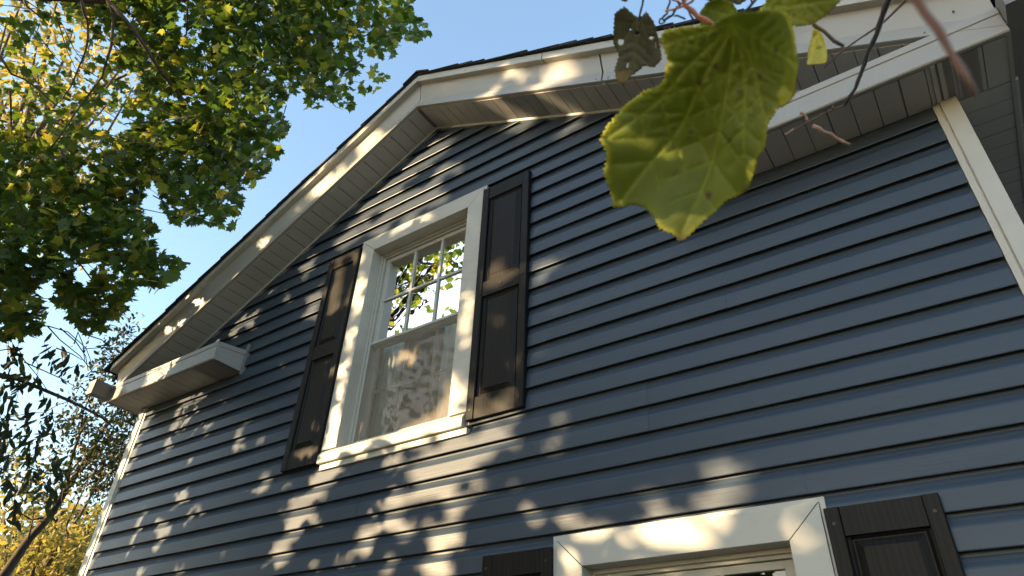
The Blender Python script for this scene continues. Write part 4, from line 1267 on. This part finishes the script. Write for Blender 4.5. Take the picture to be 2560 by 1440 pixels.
traced_leaf([(1760, 70), (1758, 30), (1772, 8), (1800, -4), (1835, 8), (1852, 36), (1846, 55), (1800, 74)], .60, (-.1, -.7, -.7), G1, (1850, 45), [(1765, 20), (1762, 66), (1810, 0)], seed=4, teeth=2, cup=.006, lab='small rounded leaf above the large leaves')
traced_leaf([(1900, 40), (1930, -20), (2010, -60), (2095, -40), (2116, -2), (2080, 30), (2040, 58), (2000, 66), (1950, 60)], .55, (-.1, -.75, -.65), G1, (1905, 20), [(2110, 0), (2010, -55), (2030, 60)], seed=5, teeth=4, cup=.008, lab='green leaf cut off by the top of the view')
traced_leaf([(2034, 62), (2050, 80), (2062, 110), (2075, 160), (2060, 166), (2028, 168), (2020, 120)], .62, (-.4, -.9, -.2), G4, (2034, 64), [(2070, 160), (2030, 165)], seed=6, teeth=1.5, cup=.004, lab='bright yellow sunlit leaf edge')
traced_leaf([(1765, 0), (1795, -30), (1850, -30), (1880, -6), (1850, 14), (1815, 2), (1785, 6)], .75, (-.2, -.8, -.5), G3, (1850, -20), [(1770, 0), (1870, 0)], seed=7, teeth=2, cup=.004)
traced_leaf([(1552, -20), (1560, 4), (1574, 12), (1582, -2), (1590, -24)], .66, (-.2, -.8, -.5), G3, (1575, -20), [(1570, 10), (1558, 0)], seed=8, teeth=1.5, cup=.003)
def shading_leaf(px, py, t, size, seed):
    # unseen vine leaves added towards the sun to shade parts of the large leaf
    st = np.random.default_rng(seed)
    P_ = at(px, py, .49) + SUN * t
    h = np.array([(.04, -.36), (.26, -.46), (.46, -.26), (.44, .02), (.36, .10), (.30, .32), (.14, .34), (0, .55)])
    o = np.concatenate([h, (h * np.array([-1, 1]))[-2::-1], [(0, -.1)]])
    me = cloud_mesh('leaf', o, P_[None], (SUN + st.normal(0, .25, 3))[None], np.array([size]), np.array([.3]), droop=1.5)
    for nm in ('vein', 'rim', 'tip'): me.attributes.new(nm, 'FLOAT', 'POINT')
    link('leaf', me, G1, vine)
    mb = MB(); mb.tube([Vector(P_), Vector(P_) + Vector((-.02, -.02, .12)), Vector((P_[0] - .05, P_[1] - .06, P_[2] + .30))], [.0011, .0013, .0018], 5)
    mb.build('petiole', M['redtwig'], vine, 0, True)
for hl in ((1880, 130, .42, .085, 1), (1910, 330, .50, .075, 2), (1870, 500, .46, .06, 3), (1560, 420, .44, .045, 4), (1600, 250, .55, .05, 5), (1790, 260, .38, .05, 6), (1700, 400, .36, .022, 7), (1660, 520, .52, .030, 8)):
    shading_leaf(*hl)
def cane(name, pp, dist, wpx, mat, lab=None, n=7, d2=None):
    d2 = d2 or dist
    q = [Vector(at(a, b, dist + (d2 - dist) * i / max(1, len(pp) - 1))) for i, (a, b) in enumerate(pp)]
    qq = []
    for a, b in zip(q[:-1], q[1:]): qq += [a, a.lerp(b, .5) + Vector((random.gauss(0, 1), random.gauss(0, 1), random.gauss(0, 1))) * .0006]
    qq.append(q[-1])
    ws = wpx if hasattr(wpx, '__len__') else (wpx, wpx)
    mb = MB(); mb.tube(qq, [np.interp(i, (0, len(qq) - 1), ws) * dist / F_PX / 2 * (1 + .18 * (i % 2)) for i in range(len(qq))], n)
    o = mb.build(name, M[mat], vine, 0, True)
    if lab: o['label'] = lab
    return o
cane('cane', [(2236, -80), (2222, 0), (2206, 40), (2192, 85), (2170, 130), (2152, 185), (2138, 222), (2112, 264)], .85, (13, 6), 'darktwig', 'long dark cane hanging before the eave')
cane('tendril', [(2112, 264), (2060, 284), (2006, 312), (1962, 334)], .85, (4, 2), 'twig')
cane('tendril', [(2082, 262), (2078, 274)], .85, (4, 3), 'twig')
cane('cane', [(2300, -40), (2210, 55), (2150, 96), (2110, 125), (2060, 170)], 1.05, (5, 2.5), 'twig')
cane('cane', [(2025, 50), (2060, 78), (2110, 116)], .6, (8, 7), 'twig')
cane('stub', [(2000, 282), (2012, 288), (2020, 306)], .8, (6, 4), 'brown')
cane('stub', [(2032, 314), (2060, 330), (2090, 345), (2125, 362)], .8, (9, 6), 'brown', 'dried brown flower stub')
cane('stub', [(1962, 336), (1985, 322)], .8, (5, 5), 'brown')
cane('cane', [(1700, -20), (1712, 14), (1745, 42), (1782, 64)], .58, (8, 13), 'redtwig', 'orange cane with a cut end')
cane('cane', [(1745, -20), (1712, 14), (1662, 28)], .58, (6, 4), 'redtwig')
cane('petiole', [(1608, -20), (1606, 12), (1598, 44)], .66, (5, 4), 'darktwig')
cane('petiole', [(1905, -30), (1880, 10), (1852, 46)], .50, (7, 6), 'darktwig')
cane('tendril', [(1672, -20), (1675, 6), (1668, 34), (1655, 46), (1662, 50), (1682, 38), (1694, 16), (1702, 12)], .60, (4, 6), 'darktwig')
cane('tendril', [(1655, 46), (1648, 54), (1652, 60), (1662, 56), (1664, 46)], .60, (4, 3), 'darktwig')
cane('tendril', [(1686, 40), (1700, 42), (1714, 48)], .60, (4, 4), 'darktwig')
cane('tendril', [(1718, 14), (1726, 38), (1734, 60)], .60, (5, 4), 'darktwig')
cane('tendril', [(1690, 0), (1702, 10), (1716, 0), (1728, -20)], .60, (5, 4), 'redtwig')
cane('tendril', [(1680, 0), (1698, 12)], .60, (3, 3), 'darktwig')
cane('petiole', [(1860, 38), (1880, 10), (1872, -20)], .7, (4, 4), 'darktwig')
cane('cane', [(2265, -60), (2310, 30), (2375, 130), (2440, 240)], .21, (20, 11), 'dullcane', 'reddish cane out of focus nearest the viewer')
